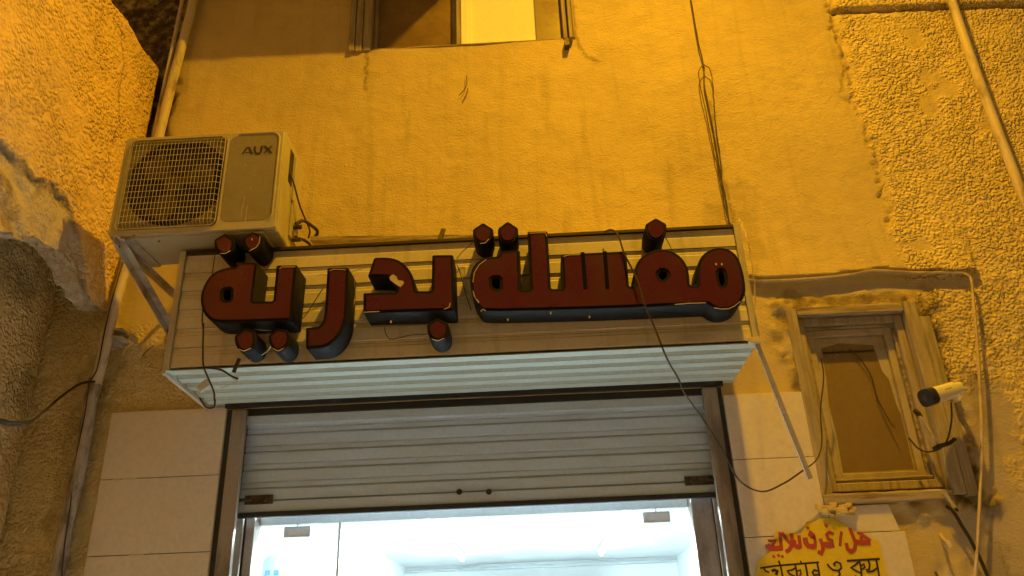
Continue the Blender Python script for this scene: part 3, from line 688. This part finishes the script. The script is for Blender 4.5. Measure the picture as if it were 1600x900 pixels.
def letter(name, outlines, label):
    polys = [subdivide_round(shrink(face_pts(o), 1.0 if i == 0 else .66)) for i, o in enumerate(outlines)]
    body = mesh2d(name, polys, YF+LD/2, LD, M_['letterside'], SB, 0, .002)
    body['label'] = label
    f = mesh2d('face', polys, YF-.0015, .004, M_['red'], body, -.0135)
    return body
yeh = z2([(330,262),(462,262),(432,490),(550,490),(570,280),(693,278),(658,605),(240,618),(182,604),(143,562),(124,500),(128,440),(150,385),(184,338),(232,306),(300,290),(333,288)])
yeh_h = z2([(262,407),(318,404),(312,500),(262,503),(244,478),(248,430)])
letter('letter', [yeh, yeh_h], 'raised red letter pair at the left end of the sign')
letter('letter', [z2([(868,295),(996,294),(984,560),(970,632),(942,690),(902,735),(850,764),(742,770),(742,645),(818,638),(842,608),(852,558)])], 'raised red hook shaped letter, second from the left')
dal = z3([(130,235),(200,232),(260,242),(312,275),(345,318),(366,368),(376,430),(465,430),(470,220),(593,218),(603,545),(66,562),(66,442),(258,438),(256,405),(215,350),(91,348)])
letter('letter', [dal], 'raised red letter pair with a torn white patch')
word = z4([(272,283),(415,275),(421,552),(487,552),(468,143),(610,141),(634,546),(716,546),(703,304),(856,297),(1012,290),(1163,284),(1183,530)]) \
     + z5([(122,458),(120,400),(122,355),(142,305),(182,264),(235,240),(290,232),(342,240),(392,266),(430,306),(454,360),(462,454),(508,454),(502,400),(506,340),(522,288),(562,246),(620,222),(680,225),(732,252),(766,300),(790,380),(804,470),(796,522),(766,570),(720,598),(660,608),(612,596),(572,568)]) \
     + z4([(1100,682),(600,696),(165,706),(128,680),(90,620),(68,540),(64,460),(80,400),(120,350),(180,324),(270,316)])
hh = z4([(205,462),(235,450),(286,450),(290,568),(240,568),(208,540)])
hg = z5([(252,378),(290,342),(338,370),(334,408),(298,440),(264,414)])
hm = z5([(630,355),(645,336),(665,345),(680,390),(686,440),(676,476),(656,486),(641,450),(630,400)])
letter('letter', [word, hh, hg, hm], 'long raised red joined word on the right of the sign')
for q0, q1 in (((856, 291), (877, 546)), ((1012, 284), (1031, 545))):
    a, b = P(*z4([q0])[0], -YF), P(*z4([q1])[0], -YF)
    mb().beam(a, b, .017, .010, (0, 1, 0)).build('dark_joint', M_['black'], SB)
dots = {'upper left dot': z2([(205,130),(268,93),(325,130),(322,182),(300,208),(257,219),(220,202),(205,168)]),
 'upper second dot': z2([(375,118),(435,80),(497,118),(490,162),(470,190),(430,206),(395,190),(374,160)]),
 'lower left dot': z2([(325,692),(385,648),(440,662),(453,718),(436,765),(388,790),(345,775),(325,732)]),
 'lower second dot': z2([(523,690),(580,650),(638,660),(651,702),(638,752),(598,785),(553,780),(527,740)]),
 'dot under the torn letter': z3([(440,625),(497,589),(565,622),(566,680),(546,712),(505,727),(465,713),(441,680)]),
 'left top dot of the middle pair': z3([(708,70),(768,30),(828,68),(825,112),(802,145),(765,156),(728,141),(708,112)]),
 'right top dot of the middle pair': z3([(855,65),(912,22),(973,62),(973,106),(950,140),(912,152),(875,140),(855,106)]),
 'single dot over the round letter': z5([(190,80),(253,42),(318,78),(320,130),(300,165),(255,182),(215,168),(188,130)])}
for k, v in dots.items():
    d = letter('letter_dot', [v], 'raised red '+k)
    cxy = [sum(c)/len(v) for c in zip(*v)]; p = P(*cxy, .6)
mesh2d('torn_patch', [face_pts(z3([(220,352),(240,334),(262,348),(270,370),(300,373),(306,388),(285,410),(262,396),(240,380),(224,368)]))], YF-.0045, .0015, M_['chip'], SB)
chips = mb()
def chipline(l, w=.0022, d=.7045):
    pts = [P(*q, d) for q in l]
    for a, b in zip(pts[:-1], pts[1:]): chips.beam(a, b, w, w*1.2)
for l in (z5([(370,570),(450,563),(560,560)]), z5([(610,590),(650,598),(700,596),(735,580),(770,550)]), z4([(128,640),(95,600),(85,560)]), z4([(140,705),(155,688),(175,700)]), z3([(70,555),(110,552),(160,550)]), z3([(540,537),(570,525),(575,500)]), z3([(710,430),(722,470),(742,500)]),
          z2([(242,210),(270,210),(300,193)]), z2([(410,196),(450,175),(468,150),(474,110)]), z2([(345,770),(380,782),(420,765)]), z2([(545,765),(580,782),(612,765)]), z3([(752,152),(780,148),(802,125)]), z4([(720,318),(760,308),(840,305)]), z4([(480,155),(595,150),(604,175)]), z2([(588,300),(600,290),(680,288)]), z2([(880,312),(905,303),(975,305)]), z3([(468,712),(505,722),(540,706)]), z4([(85,500),(95,430),(130,375),(180,340)])):
    chipline(l)
chips.build('edge_chip', M_['chip'], SB)
for q in z5([(622,324),(657,324)]) + z4([(632,716),(905,743),(330,762)]) + z3([(228,610)]):
    c = P(*q, .7045); mb().box(c.x-.003, c.x+.003, c.y-.001, c.y+.003, c.z-.005, c.z+.005).build('screw', M_['chip'], SB)

# strut hanging at the right end of the box, plank and stick behind its top
a, b = P(1183, 538, .54), P(1266, 748, .42)
m = mb().beam(a, b, .024, .010, (0, 1, 0)).beam(b+(a-b).normalized()*.30+Vector((0,-.008,0)), b+(a-b).normalized()*.29+Vector((0,-.008,0)), .010, .008)
st = m.build('strut', M_['galv'], None, bevel=.002); tag(st, 'loose grey metal strut hanging at a slant from the right end of the sign box', 'strut')
a, b = P(488, 377, .40), P(745, 374, .47)
tag(mb().beam(a, b, .06, .028).build('plank', M_['woodh'], None, bevel=.003), 'dark wooden plank lying behind the top edge of the sign', 'plank')
tag(mb().beam(P(686,378,.52), P(693,358,.50), .022, .010, (0,1,0)).build('wood_stick', M_['cabled']), 'short dark stick poking up above the sign beside the plank', 'stick')

# driver box under the sign, left
c = P(348, 592, .54)
dv = empty('power_supply', c, 'small pale power supply box hanging by black leads under the left end of the sign', 'power supply')
mx = Matrix.Rotation(R(-38), 3, 'Y') @ Matrix.Rotation(R(20), 3, 'X')
def rotbox(cen, hx, hy, hz, mt):
    vs = [Vector(cen)+mt @ Vector((i*hx, j*hy, k*hz)) for i in (-1,1) for j in (-1,1) for k in (-1,1)]
    return mb().add(vs, [(0,1,3,2),(4,6,7,5),(0,4,5,1),(2,3,7,6),(0,2,6,4),(1,5,7,3)])
cc = P(318, 603, .515); 
rotbox(cc+Vector((.0,0,-.0)), .028, .016, .018, mx).build('casing', M_['white'], dv, bevel=.002)
rotbox(cc+mx @ Vector((-.0,-.0168,0)), .022, .0012, .013, mx).build('label_plate', M_['alum'], dv)
cable('lead', [(318,505,.60),(317,545,.58),(318,572,.56),(325,590,.54),(334,612,.53),(335,626,.52)], .0042, M_['cabled'], '', parent=dv)
cable('lead', [(320,574,.56),(345,578,.57),(362,588,.57),(372,592,.57)], .0045, M_['cabled'], '', parent=dv)
cable('lead', [(312,622,.47),(322,636,.48),(334,636,.50),(336,624,.52)], .004, M_['blk'], '', parent=dv)
cable('lead', [(365,582,.58),(370,570,.585),(374,560,.59)], .009, M_['blk'], '', parent=dv)
cable('lead', [(374,566,.585),(398,560,.59),(416,550,.60),(424,540,.62)], .0022, M_['cablel'], '', parent=dv)
cable('lead', [(362,590,.57),(370,596,.56),(352,604,.55),(345,606,.54)], .0022, M_['cablel'], '', parent=dv)

# ------------------------------------------------------------------ outdoor air conditioner
AX0, AX1, AY0, AY1, AZ0, AZ1 = -1.962, -1.163, -.70, -.385, 3.402, 3.972
AC = empty('air_conditioner', ((AX0+AX1)/2, AY1, AZ0), 'cream outdoor air conditioning unit with square wire grille on brackets', 'air conditioner')
m = mb()
m.box(AX0, AX1, AY0+.020, AY1, AZ0, AZ1-.0)
m.build('casing', M_['acw'], AC, bevel=.010)
# front cover with a round opening
gx0, gx1, gz0, gz1 = P(212,219,.7).x-.012, P(352,219,.7).x+.008, P(270,356,.7).z+.0, P(290,218,.7).z
gcx, gcz, gr_ = (gx0+gx1)/2-.0, (gz0+gz1)/2, .225
fx0, fx1, fz0, fz1 = AX0+.002, AX1-.004, AZ0+.006, AZ1-.012
def rr(x0, x1, z0, z1, r, n=5):
    o = []
    for (cx_, cz_, a0) in ((x1-r, z1-r, 0), (x0+r, z1-r, 90), (x0+r, z0+r, 180), (x1-r, z0+r, 270)):
        for k in range(n+1): a = R(a0+90*k/n); o.append((cx_+r*math.cos(a), cz_+r*math.sin(a)))
    return o
gr_ = .246
circ = [(min(max(gcx+.008+gr_*math.cos(a), gx0+.006), gx1-.006), min(gcz+.016+gr_*math.sin(a), gz1-.006)) for a in np.linspace(0, 2*math.pi, 49)[:-1]]
mesh2d('front_cover', [rr(fx0, fx1, fz0, fz1, .014), rr(gx0-.005, gx1+.005, gz0-.005, gz1+.003, .030)], AY0+.006, .024, M_['acw'], AC, 0, .003)
mesh2d('fan_surround', [rr(gx0-.004, gx1+.004, gz0-.004, gz1+.002, .030), circ], AY0+.0165, .003, M_['acdk'], AC, 0)
mesh2d('cavity_back', [circ], AY0+.0192, .001, M_['acd'], AC, .0)
m = mb().tube([(gcx, AY0+.012, gcz), (gcx, AY0+.002, gcz)], .045, 20); m.build('fan_hub', M_['fan'], AC, smooth=True)
fb = mb()
for k in range(3):
    a = 2*math.pi*k/3+.3
    pts = []
    for r_, da in ((.045, -.35), (.12, -.5), (.20, -.42), (.21, .1), (.16, .42), (.09, .45), (.045, .4)):
        pts.append((gcx+r_*math.cos(a+da), gcz+r_*math.sin(a+da)))
    fb.prism(pts, 'y', AY0+.008+.001*k, AY0+.0115+.001*k)
fb.build('fan_blades', M_['fan'], AC)
# recessed square frame round the grille
mesh2d('grille_frame', [rr(gx0-.014, gx1+.014, gz0-.014, gz1+.010, .035), rr(gx0-.006, gx1+.006, gz0-.006, gz1+.002, .030)], AY0-.004, .006, M_['acw'], AC, 0, .0012)
grl = empty('x', (0,0,0), '', ''); bpy.data.objects.remove(grl)
ringr = [(x, AY0-.012, z) for x, z in rr(gx0, gx1, gz0, gz1, .028)]
grille = mb().tube(ringr+[ringr[0]], .0022, 6).build('grille', M_['wire'], AC, smooth=True)
nv, nh = 27, 15
for i in range(1, nv):
    x = gx0+(gx1-gx0)*i/nv; e = .0
    mb().tube([(x, AY0-.002, gz0+.004), (x, AY0-.020, gz0+.022), (x, AY0-.022, gz1-.022), (x, AY0-.002, gz1-.002)], .0013, 5).build('wire', M_['wire'], grille)
for i in range(1, nh):
    z = gz0+(gz1-gz0)*i/nh
    mb().tube([(gx0+.004, AY0-.002, z), (gx0+.022, AY0-.017, z), (gx1-.022, AY0-.017, z), (gx1-.002, AY0-.001, z)], .0018, 5).build('wire', M_['wire'], grille)
# control cover on the right with its bright rounded rim
pcx0, pcx1 = gx1+.022, AX1-.030
mesh2d('cover_panel', [rr(pcx0, pcx1, fz0+.045, fz1-.022, .035)], AY0-.005, .005, M_['acp'], AC, 0, .001)
rim = rr(pcx0, pcx1+.008, fz0+.037, fz1-.012, .040)
mb().tube([(x, AY0-.007, z) for x, z in rim[-4:]+rim[:7]], .0055, 8).build('rim', M_['acw'], AC, smooth=True)
# printed letters
def ribbon(pts, w, d, m):
    """flat stroke in the x-z plane"""
    L = []; Rr = []; n = len(pts); pts = [Vector((p[0], p[1])) for p in pts]
    for i in range(n):
        a = (pts[i]-pts[i-1]).normalized() if i else (pts[1]-pts[0]).normalized()
        b = (pts[i+1]-pts[i]).normalized() if i < n-1 else a
        na = Vector((-a.y, a.x)); nb_ = Vector((-b.y, b.x)); nn = (na+nb_)
        nn = nn.normalized() if nn.length > .3 else na; s = min(1/max(.5, nn.dot(na)), 1.5)
        L.append(pts[i]+nn*w/2*s); Rr.append(pts[i]-nn*w/2*s)
    vs = [(p.x, -d, p.y) for p in L]+[(p.x, -d, p.y) for p in Rr]
    m.add(vs, [(i, i+1, n+i+1, n+i) for i in range(n-1)])
za = lambda l: [(150+x/4.286, 190+y/4.286) for x, y in l]
lg = mb()
zx = lambda l: [(368+x/22.86, 218+y/22.86) for x, y in l]
for k, (l, w) in enumerate((([(240,532),(330,405),(425,275)], 68), ([(395,290),(520,286)], 50), ([(478,275),(530,390),(592,525)], 84), ([(335,465),(545,468)], 40),
            ([(700,245),(690,400),(708,470),(760,502),(840,500),(895,465),(925,390),(940,235)], 78), ([(950,246),(1060,246)], 40), ([(1050,232),(1150,340),(1290,492)], 76), ([(1325,225),(1240,285),(1130,390),(1020,490)], 50))):
    ribbon([(P(*q, .708).x, P(*q, .708).z) for q in zx(l)], w*.000117, .7090+.0002*k, lg)
lg.build('lettering', M_['logo'], AC)
sc = mb()
for l in (za([(998,502),(985,560),(975,600),(972,636)]), za([(1020,555),(1008,590),(1004,640),(998,680)])):
    ribbon([(P(*q, .708).x, P(*q, .708).z) for q in l], .003, .7086, sc)
for q in za([(1000,292),(1062,363),(1036,445)]): c = P(*q, .708); ribbon([(c.x, c.z-.004), (c.x, c.z+.004)], .004, .7088, sc)
sc.build('scratch', M_['chip'], AC)
# right flank: slot, valves
mb().box(AX1-.002, AX1+.0015, AY0+.10, AY0+.16, AZ0+.33, AZ1-.05).build('cable_slot', M_['blk'], AC)
mb().box(AX1, AX1+.010, AY0+.175, AY1-.02, AZ0+.06, AZ1-.05).build('side_cover', M_['acw'], AC, bevel=.003)
for k, z in enumerate((AZ0+.06, AZ0+.13)):
    y = AY0+.22
    mb().tube([(AX1+.008, y, z), (AX1+.05, y, z)], .012, 10).tube([(AX1+.035, y, z), (AX1+.035, y-.03, z)], .009, 8).build('valve', M_['brass'], AC, smooth=True)
for x in (AX0+.09, AX1-.09):
    mb().box(x-.03, x+.03, AY0+.01, AY1-.01, AZ0-.012, AZ0-.0005).build('foot', M_['galv'], AC, bevel=.002)
for q in za([(255,762),(685,732),(875,82),(420,800)]): c = P(*q, .7025); mb().tube([(c.x, -.7030, c.z), (c.x, -.7000, c.z)], .004, 8).build('screw', M_['brass'], AC)

# wall brackets under the unit
def bracket(x, label):
    t = empty('wall_bracket', (x, 0, AZ0-.2), label, 'bracket', 'brackets under the outdoor unit')
    m = mb(); zt = AZ0-.014
    yf = -.74 if x < -1.7 else -.62
    m.box(x-.003, x+.019, yf, -.03, zt-.003, zt); m.box(x-.003, x+.000, yf, -.03, zt-.038, zt-.003); m.build('arm', M_['galv'], t)
    m = mb().box(x-.003, x+.040, -.034, -.030, zt-.33, zt).box(x-.006, x-.003, -.034, -.004, zt-.33, zt); m.build('wall_plate', M_['galv'], t)
    a = Vector((x-.006, -.70, zt-.018)); b = Vector((x-.006, -.06, zt-.23))
    m = mb().beam(a, b, .004, .046).beam(a+Vector((.018,0,.022)), b+Vector((.018,0,.022)), .034, .004); m.build('brace', M_['galv'], t)
    for s_ in (.12, .30, .62, .80):
        c = a+(b-a)*s_; e = (b-a).normalized()*.022
        mb().beam(c-e-Vector((.003,0,0)), c+e-Vector((.003,0,0)), .002, .010).build('slot', M_['blk'], t)
    for c in (a+(b-a)*.03, b-(b-a)*.04): mb().tube([c-Vector((.012,0,0)), c+Vector((.006,0,0))], .009, 6).build('bolt', M_['brass'], t)
    return t
bracket(AX0+.055, 'galvanised bracket under the left end of the outdoor unit, its slotted brace in view')
bracket(AX1-.10, 'galvanised bracket under the right end of the outdoor unit, mostly behind the sign')
cable('unit_cable', [(453,268,.58),(460,290,.56),(468,320,.50),(478,345,.42),(484,360,.36),(482,372,.32)], .0048, M_['cabled'], 'dark cable drooping from the slot in the right flank of the outdoor unit')
cable('unit_pipe', [(462,350,.48),(474,345,.44),(486,352,.40),(496,362,.34),(490,374,.30)], .009, M_['blk'], 'black lagged pipe leaving the valves of the outdoor unit')
cable('unit_pipe', [(462,376,.46),(472,374,.44),(482,380,.40),(486,386,.36)], .008, M_['blk'], 'short black pipe from the lower valve of the outdoor unit')

# ------------------------------------------------------------------ loose cables
cable('wall_cable', [(1076,-40,.02),(1080,0,.03),(1090,60,.035),(1099,100,.03),(1101,135,.03),(1112,190,.025),(1122,250,.02),(1132,300,.02),(1140,350,.03)], .0042, M_['cabled'], 'dark cable hanging down the wall above the right end of the sign', wob=.002)
cable('wall_cable', [(1099,100,.045),(1092,112,.05),(1094,135,.05),(1104,180,.04),(1113,225,.03),(1122,270,.03),(1134,330,.03),(1142,352,.04)], .003, M_['cabled'], 'left strand of the looped cable bundle above the right end of the sign', wob=.002)
cable('wall_cable', [(1100,101,.045),(1110,110,.05),(1114,135,.05),(1116,165,.04),(1120,210,.03),(1126,250,.02),(1128,300,.02)], .003, M_['cabled'], 'right strand of the looped cable bundle above the right end of the sign', wob=.002)
cable('wall_cable', [(1142,348,.05),(1152,342,.2),(1160,352,.4),(1166,372,.56),(1172,395,.57),(1176,430,.57),(1180,480,.57),(1186,530,.56)], .0028, M_['cablel'], 'thin pale cable curling down over the right corner of the sign box', wob=.004)
cable('sign_cable', [(945,362,.57),(956,359,.66),(966,368,.70),(975,395,.715),(990,425,.72),(998,445,.725),(1008,478,.725),(1022,510,.70),(1042,560,.66),(1060,592,.52),(1070,615,.40),(1095,650,.26),(1130,705,.16),(1155,750,.12),(1190,768,.10),(1225,755,.10),(1255,735,.10)], .0042, M_['cabled'], 'long black cable crossing the sign letters and drooping past the shutter to the right', n=10)
cable('window_cable', [(1255,735,.10),(1276,718,.09),(1284,690,.07),(1282,640,.05),(1287,590,.05),(1283,560,.06)], .0035, M_['cabled'], 'dark cable rising along the left frame of the small window')
cable('sign_wire', [(553,436,.57),(575,425,.575),(582,432,.58),(566,440,.57)], .0022, M_['cablel'], 'pale wire between the hook letter and the torn letter pair') if False else None
for l, r_, mt, lab in (([(500,428,.60),(530,432,.575),(552,424,.58),(574,416,.62)], .002, 'cablel', 'thin pale wire strung between the left letters of the sign'),
    ([(552,430,.60),(555,455,.575),(552,482,.58)], .002, 'cablel', 'thin pale wire hanging beside the hook shaped letter'),
    ([(712,408,.60),(720,430,.575),(728,460,.575),(736,485,.60)], .0022, 'cabled', 'thin dark wire slanting beside the torn letter pair'),
    ([(712,410,.60),(726,436,.58),(734,470,.575),(738,470,.60)], .0018, 'cablel', 'thin pale wire slanting left of the long word'),
    ([(601,512,.60),(603,522,.58),(612,530,.575),(640,524,.575),(668,522,.62)], .0022, 'cabled', 'thin curled wire under the torn letter pair'),
    ([(745,370,.62),(735,382,.58),(722,394,.575),(714,404,.60)], .002, 'cabled', 'thin dark wire from the middle dot down to the torn letter pair'),
    ([(336,398,.60),(332,425,.575),(330,440,.60)], .0022, 'cabled', 'short dark wire between the upper left dot and the letter below'),
    ([(318,470,.60),(316,500,.58),(318,520,.59)], .0036, 'cabled', 'dark lead hanging from the leftmost letter'),
    ([(505,450,.60),(492,470,.575),(478,492,.58),(470,500,.60)], .0022, 'cabled', 'thin dark wire slanting left of the hook shaped letter'),
    ([(394,514,.60),(412,516,.66),(424,516,.60)], .002, 'cablel', 'thin pale wire linking the two lower left dots'),
    ([(1040,372,.62),(1046,382,.58),(1050,392,.575)], .002, 'cabled', 'short wire behind the single dot over the round letter')):
    cable('sign_wire', l, r_, M_[mt], lab)
cable('wall_cable', [(1168,437,.030),(1200,439,.034),(1260,436,.034),(1330,429,.034),(1358,423,.034),(1375,423,.034),(1430,426,.034),(1495,426,.035),(1512,430,.04),(1518,440,.045),(1521,470,.05),(1527,540,.05),(1532,620,.045),(1534,700,.045),(1530,800,.045),(1524,900,.045),(1518,980,.045)], .0075, M_['cablel'], 'cream cable running over the small window then down the pebbled wall', n=10)
cable('street_cable', [(-40,668,.90),(0,656,.85),(30,664,.75),(60,650,.6),(95,620,.4),(125,600,.2),(148,596,.12)], .006, M_['blk'], 'black cable looping from the left edge of the picture to the drain pipe')
cable('street_cable', [(-40,648,.92),(0,658,.86),(20,662,.80),(45,660,.72)], .010, M_['blk'], 'thicker black cable end at the left edge below the arch')
cable('pipe_cable', [(196,400,.10),(186,430,.12),(172,480,.13),(163,520,.13),(152,575,.13),(140,600,.11),(132,650,.10),(118,720,.09),(110,790,.09),(100,860,.09),(92,960,.09)], .0036, M_['cabled'], 'dark thin cable running down along the drain pipe')
cable('window_cable', [(1432,645,.06),(1440,655,.07),(1452,672,.07),(1461,690,.07),(1467,700,.06)], .009, M_['cablel'], 'pale bent cable stub poking from the right casing of the small window')
cable('camera_cable', [(1486,628,.12),(1487,655,.10),(1481,685,.07),(1470,700,.06),(1450,706,.06),(1434,700,.05),(1420,684,.05)], .0042, M_['cabled'], 'dark camera lead looping down below the white camera')
cable('edge_cable', [(1478,790,.04),(1490,800,.04),(1502,820,.04),(1520,850,.04),(1545,905,.04),(1560,960,.04)], .008, M_['blk'], 'thick black cable slanting down from the lower right corner of the small window')
cable('window_cable', [(1328,546,-.07),(1345,562,-.07),(1362,590,-.07),(1370,620,-.07),(1388,655,-.06),(1398,668,-.045)], .0032, M_['cabled'], 'dark cable trailing across the pane of the small window')
cable('wire_end', [(1470,835,.0),(1474,842,.04),(1482,848,.07),(1486,856,.08)], .008, M_['cablel'], 'short pale wire end sticking out of the plaster below the small window', n=6)
cable('wire_end', [(1462,895,.0),(1464,899,.04),(1466,906,.06)], .007, M_['cabled'], 'short dark wire end at the bottom edge right of the poster', n=6)
cable('wall_twig', [(729,118,.004),(729,133,.012),(723,143,.016),(717,149,.008)], .0024, M_['cabled'], 'thin dark twig stuck on the plaster under the upper window')
cable('wall_twig', [(731,138,.004),(730,145,.012),(722,160,.006)], .0024, M_['cabled'], 'second shorter twig on the plaster under the upper window')
cable('wire_end', [(222,557,.0),(230,548,.05),(240,540,.10)], .0025, M_['cabled'], 'thin wire stub on the plaster below the bracket brace')
cable('camera_cable', [(1458,702,.075),(1468,697,.085),(1482,693,.085),(1492,686,.07)], .010, M_['blk'], 'black taped joint where the camera lead meets the pale stub')
cable('window_cable', [(1430,642,.05),(1434,646,.065),(1438,652,.06)], .014, M_['blk'], 'black rubber plug at the top of the pale cable stub on the casing', n=5)
m = mb()
for a_, b_ in (((1475,770,.035),(1496,800,.035)), ((1497,797,.035),(1482,796,.035))): m.beam(P(*a_), P(*b_), .016, .012, (0,1,0))
c = P(888, 70, .03); 
m.build('metal_clip', M_['galv'], B)
mb().box(P(884,66).x-.010, P(884,66).x+.018, -.05, 0, P(884,72).z-.035, P(884,72).z+.02).build('hinge', M_['brass'], B)

# ------------------------------------------------------------------ security camera
SC = empty('security_camera', P(1500, 606, .0), 'white bullet security camera with black front on the wall right of the small window', 'security camera')
a = P(1446, 622, .20); b = P(1512, 603, .10); ax = (b-a).normalized()
def bullet(m, p, q, hw, hh, n=16, e=2.8):
    p = Vector(p); q = Vector(q); t = (q-p).normalized(); sd_ = t.cross(Vector((0,0,1))).normalized(); u = sd_.cross(t)
    for c in (p, q):
        for k in range(n):
            an = 2*math.pi*k/n; ca, sa = math.cos(an), math.sin(an)
            m.v.append(tuple(c+sd_*hw*math.copysign(abs(ca)**(2/e), ca)+u*hh*math.copysign(abs(sa)**(2/e), sa)))
    n0 = len(m.v)-2*n
    m.f += [(n0+k, n0+(k+1) % n, n0+n+(k+1) % n, n0+n+k) for k in range(n)]
    m.f += [tuple(n0+k for k in range(n))[::-1], tuple(n0+n+k for k in range(n))]; return m
bullet(mb(), a+ax*.040, a+ax*.185, .040, .040).build('housing', M_['white'], SC, smooth=True)
bullet(mb(), a+ax*.0, a+ax*.043, .042, .042).build('front_hood', M_['blk'], SC, smooth=True)
mb().tube([a-ax*.001, a-ax*.003], .016, 14).build('lens', M_['fan'], SC)
bullet(mb(), a+ax*.184, a+ax*.235, .030, .032).build('rear_housing', M_['white'], SC, smooth=True)
c = a+ax*.235
mb().tube([c, c+Vector((.012,.02,-.010)), Vector((c.x+.02, -.02, c.z-.012))], .014, 12).build('mount_arm', M_['white'], SC, smooth=True)
mb().tube([(c.x+.02, -.022, c.z-.012), (c.x+.02, -.004, c.z-.012)], .032, 20).build('mount_base', M_['white'], SC, smooth=True)
c = a+ax*.135+Vector((0,-.0408,.006)); mb().beam(c-ax*.022, c+ax*.022, .0015, .005).build('print_mark', M_['logo'], SC)

# ------------------------------------------------------------------ yellow poster
zp = lambda l: [(1140+x/5.333, 780+y/5.333) for x, y in l]
DP = .0185
PO = mb()
outline = zp([(235,520),(300,470),(345,430),(330,400),(360,350),(375,300),(400,270),(470,290),(590,285),(625,230),(640,185),(700,190),(760,160),(830,152),(900,175),(960,215),(1010,255),(1070,285),(1130,290),(1185,335),(1245,360),(1262,420),(1290,540),(1310,640),(1345,840),(1345,1100),(180,1100),(200,900),(215,700)])
pp = [(P(*q, DP).x, P(*q, DP).z) for q in outline]
poster = mesh2d('poster', [pp], -DP-.0012, .0008, M_['yellow'], None); tag(poster, 'torn yellow poster with red Arabic and black Bengali lettering on the tiles', 'poster')
rd, bk = mb(), mb()
def zr(l, w, m, k): ribbon([(P(*q, DP).x, P(*q, DP).z) for q in zp(l)], w*.00064, DP+.0019+.00012*k, m)
RED = [([(418,275),(424,340),(432,425)],26),([(312,385),(345,412),(390,412),(436,408)],38),([(318,345),(352,350),(384,342),(362,378),(345,400)],18),([(300,380),(330,400)],14),
 ([(362,466),(372,490)],18),([(402,458),(412,482)],18),([(434,466),(444,490)],18),
 ([(434,280),(455,310),(485,350),(520,380)],26),([(514,285),(520,340),(515,390),(495,425),(465,440)],28),
 ([(530,340),(538,380),(562,398),(590,398)],34),([(575,300),(582,350),(590,410)],26),
 ([(626,320),(634,365),(655,390),(690,396),(718,388)],36),([(712,400),(712,350),(700,300),(672,275),(664,298),(684,318),(708,318)],22),([(642,228),(658,250)],20),
 ([(752,330),(772,380),(776,420),(762,452),(732,438)],26),([(776,378),(820,382),(868,378)],40),([(866,292),(830,276),(806,296),(820,330),(862,350)],22),([(796,210),(812,236)],20),
 ([(930,270),(922,330),(918,392)],20),([(998,240),(1026,310),(1048,370),(1040,415),(1010,436),(980,415),(970,365)],26),
 ([(1040,352),(1090,362),(1172,364)],34),([(1062,278),(1098,292),(1130,318),(1172,346)],22),([(1108,300),(1090,330),(1100,352)],18)]
for k, (l, w) in enumerate(RED): zr(l, w, rd, k)
BLK = [([(255,574),(380,556),(500,546),(745,526)],14),([(350,600),(372,590),(396,600),(386,632)],20),([(280,572),(300,600),(330,610)],12),
 ([(408,512),(424,560),(440,640),(448,690)],14),([(590,512),(600,545)],12),([(545,545),(556,600),(572,700)],14),([(552,572),(520,590),(482,598),(496,622),(556,650)],13),([(560,600),(588,590),(594,620),(580,640)],11),
 ([(630,540),(642,600),(656,700)],14),([(728,532),(742,600),(756,700)],14),([(738,600),(705,590),(688,612),(702,634),(742,628)],13),
 ([(812,538),(826,560),(860,590),(905,596),(930,575),(920,535),(890,522),(866,540),(880,560)],13),([(905,596),(918,625),(900,655),(870,660),(850,640)],13),
 ([(975,514),(1100,506),(1250,498)],15),([(1085,510),(1050,545),(1010,572),(1050,596),(1090,616)],13),([(1080,512),(1092,580),(1104,700)],13),([(1092,556),(1116,540),(1126,566),(1106,584),(1092,578)],11),([(1040,640),(1052,650)],18),
 ([(1150,506),(1166,545),(1160,585),(1140,590),(1150,606),(1190,600),(1226,574)],13),([(1218,502),(1234,580),(1252,700)],14)]
for k, (l, w) in enumerate(BLK): zr(l, w, bk, k)
rd.build('lettering', M_['inkred'], poster); bk.build('lettering', M_['inkblack'], poster)

# ------------------------------------------------------------------ street lamp above the frame (lights the wall)
SL = empty('street_lamp', (LAMP.x, 0, 7.5), 'lit orange street lamp on an arm above the shop wall', 'street lamp')
mb().tube([(LAMP.x, 0, 7.1), (LAMP.x, -.5, 7.45), (LAMP.x, -1.55, 7.55)], .025, 10).build('arm', M_['galv'], SL, smooth=True)
mb().box(LAMP.x-.13, LAMP.x+.13, LAMP.y-.25, LAMP.y+.35, 7.42, 7.56).build('head', M_['galv'], SL, bevel=.03)
mb().box(LAMP.x-.09, LAMP.x+.09, LAMP.y-.15, LAMP.y+.15, 7.395, 7.418).build('lens', M_['sodium'], SL)
ld = bpy.data.lights.new('lamp_light', 'AREA'); ld.shape = 'DISK'; ld.size = .16; ld.energy = LAMP_POWER; ld.color = LAMP_COL
lo = bpy.data.objects.new('lamp_light', ld); COL.objects.link(lo); lo.location = LAMP
lo.rotation_euler = Vector((0, .5, .87)).to_track_quat('Z', 'Y').to_euler()
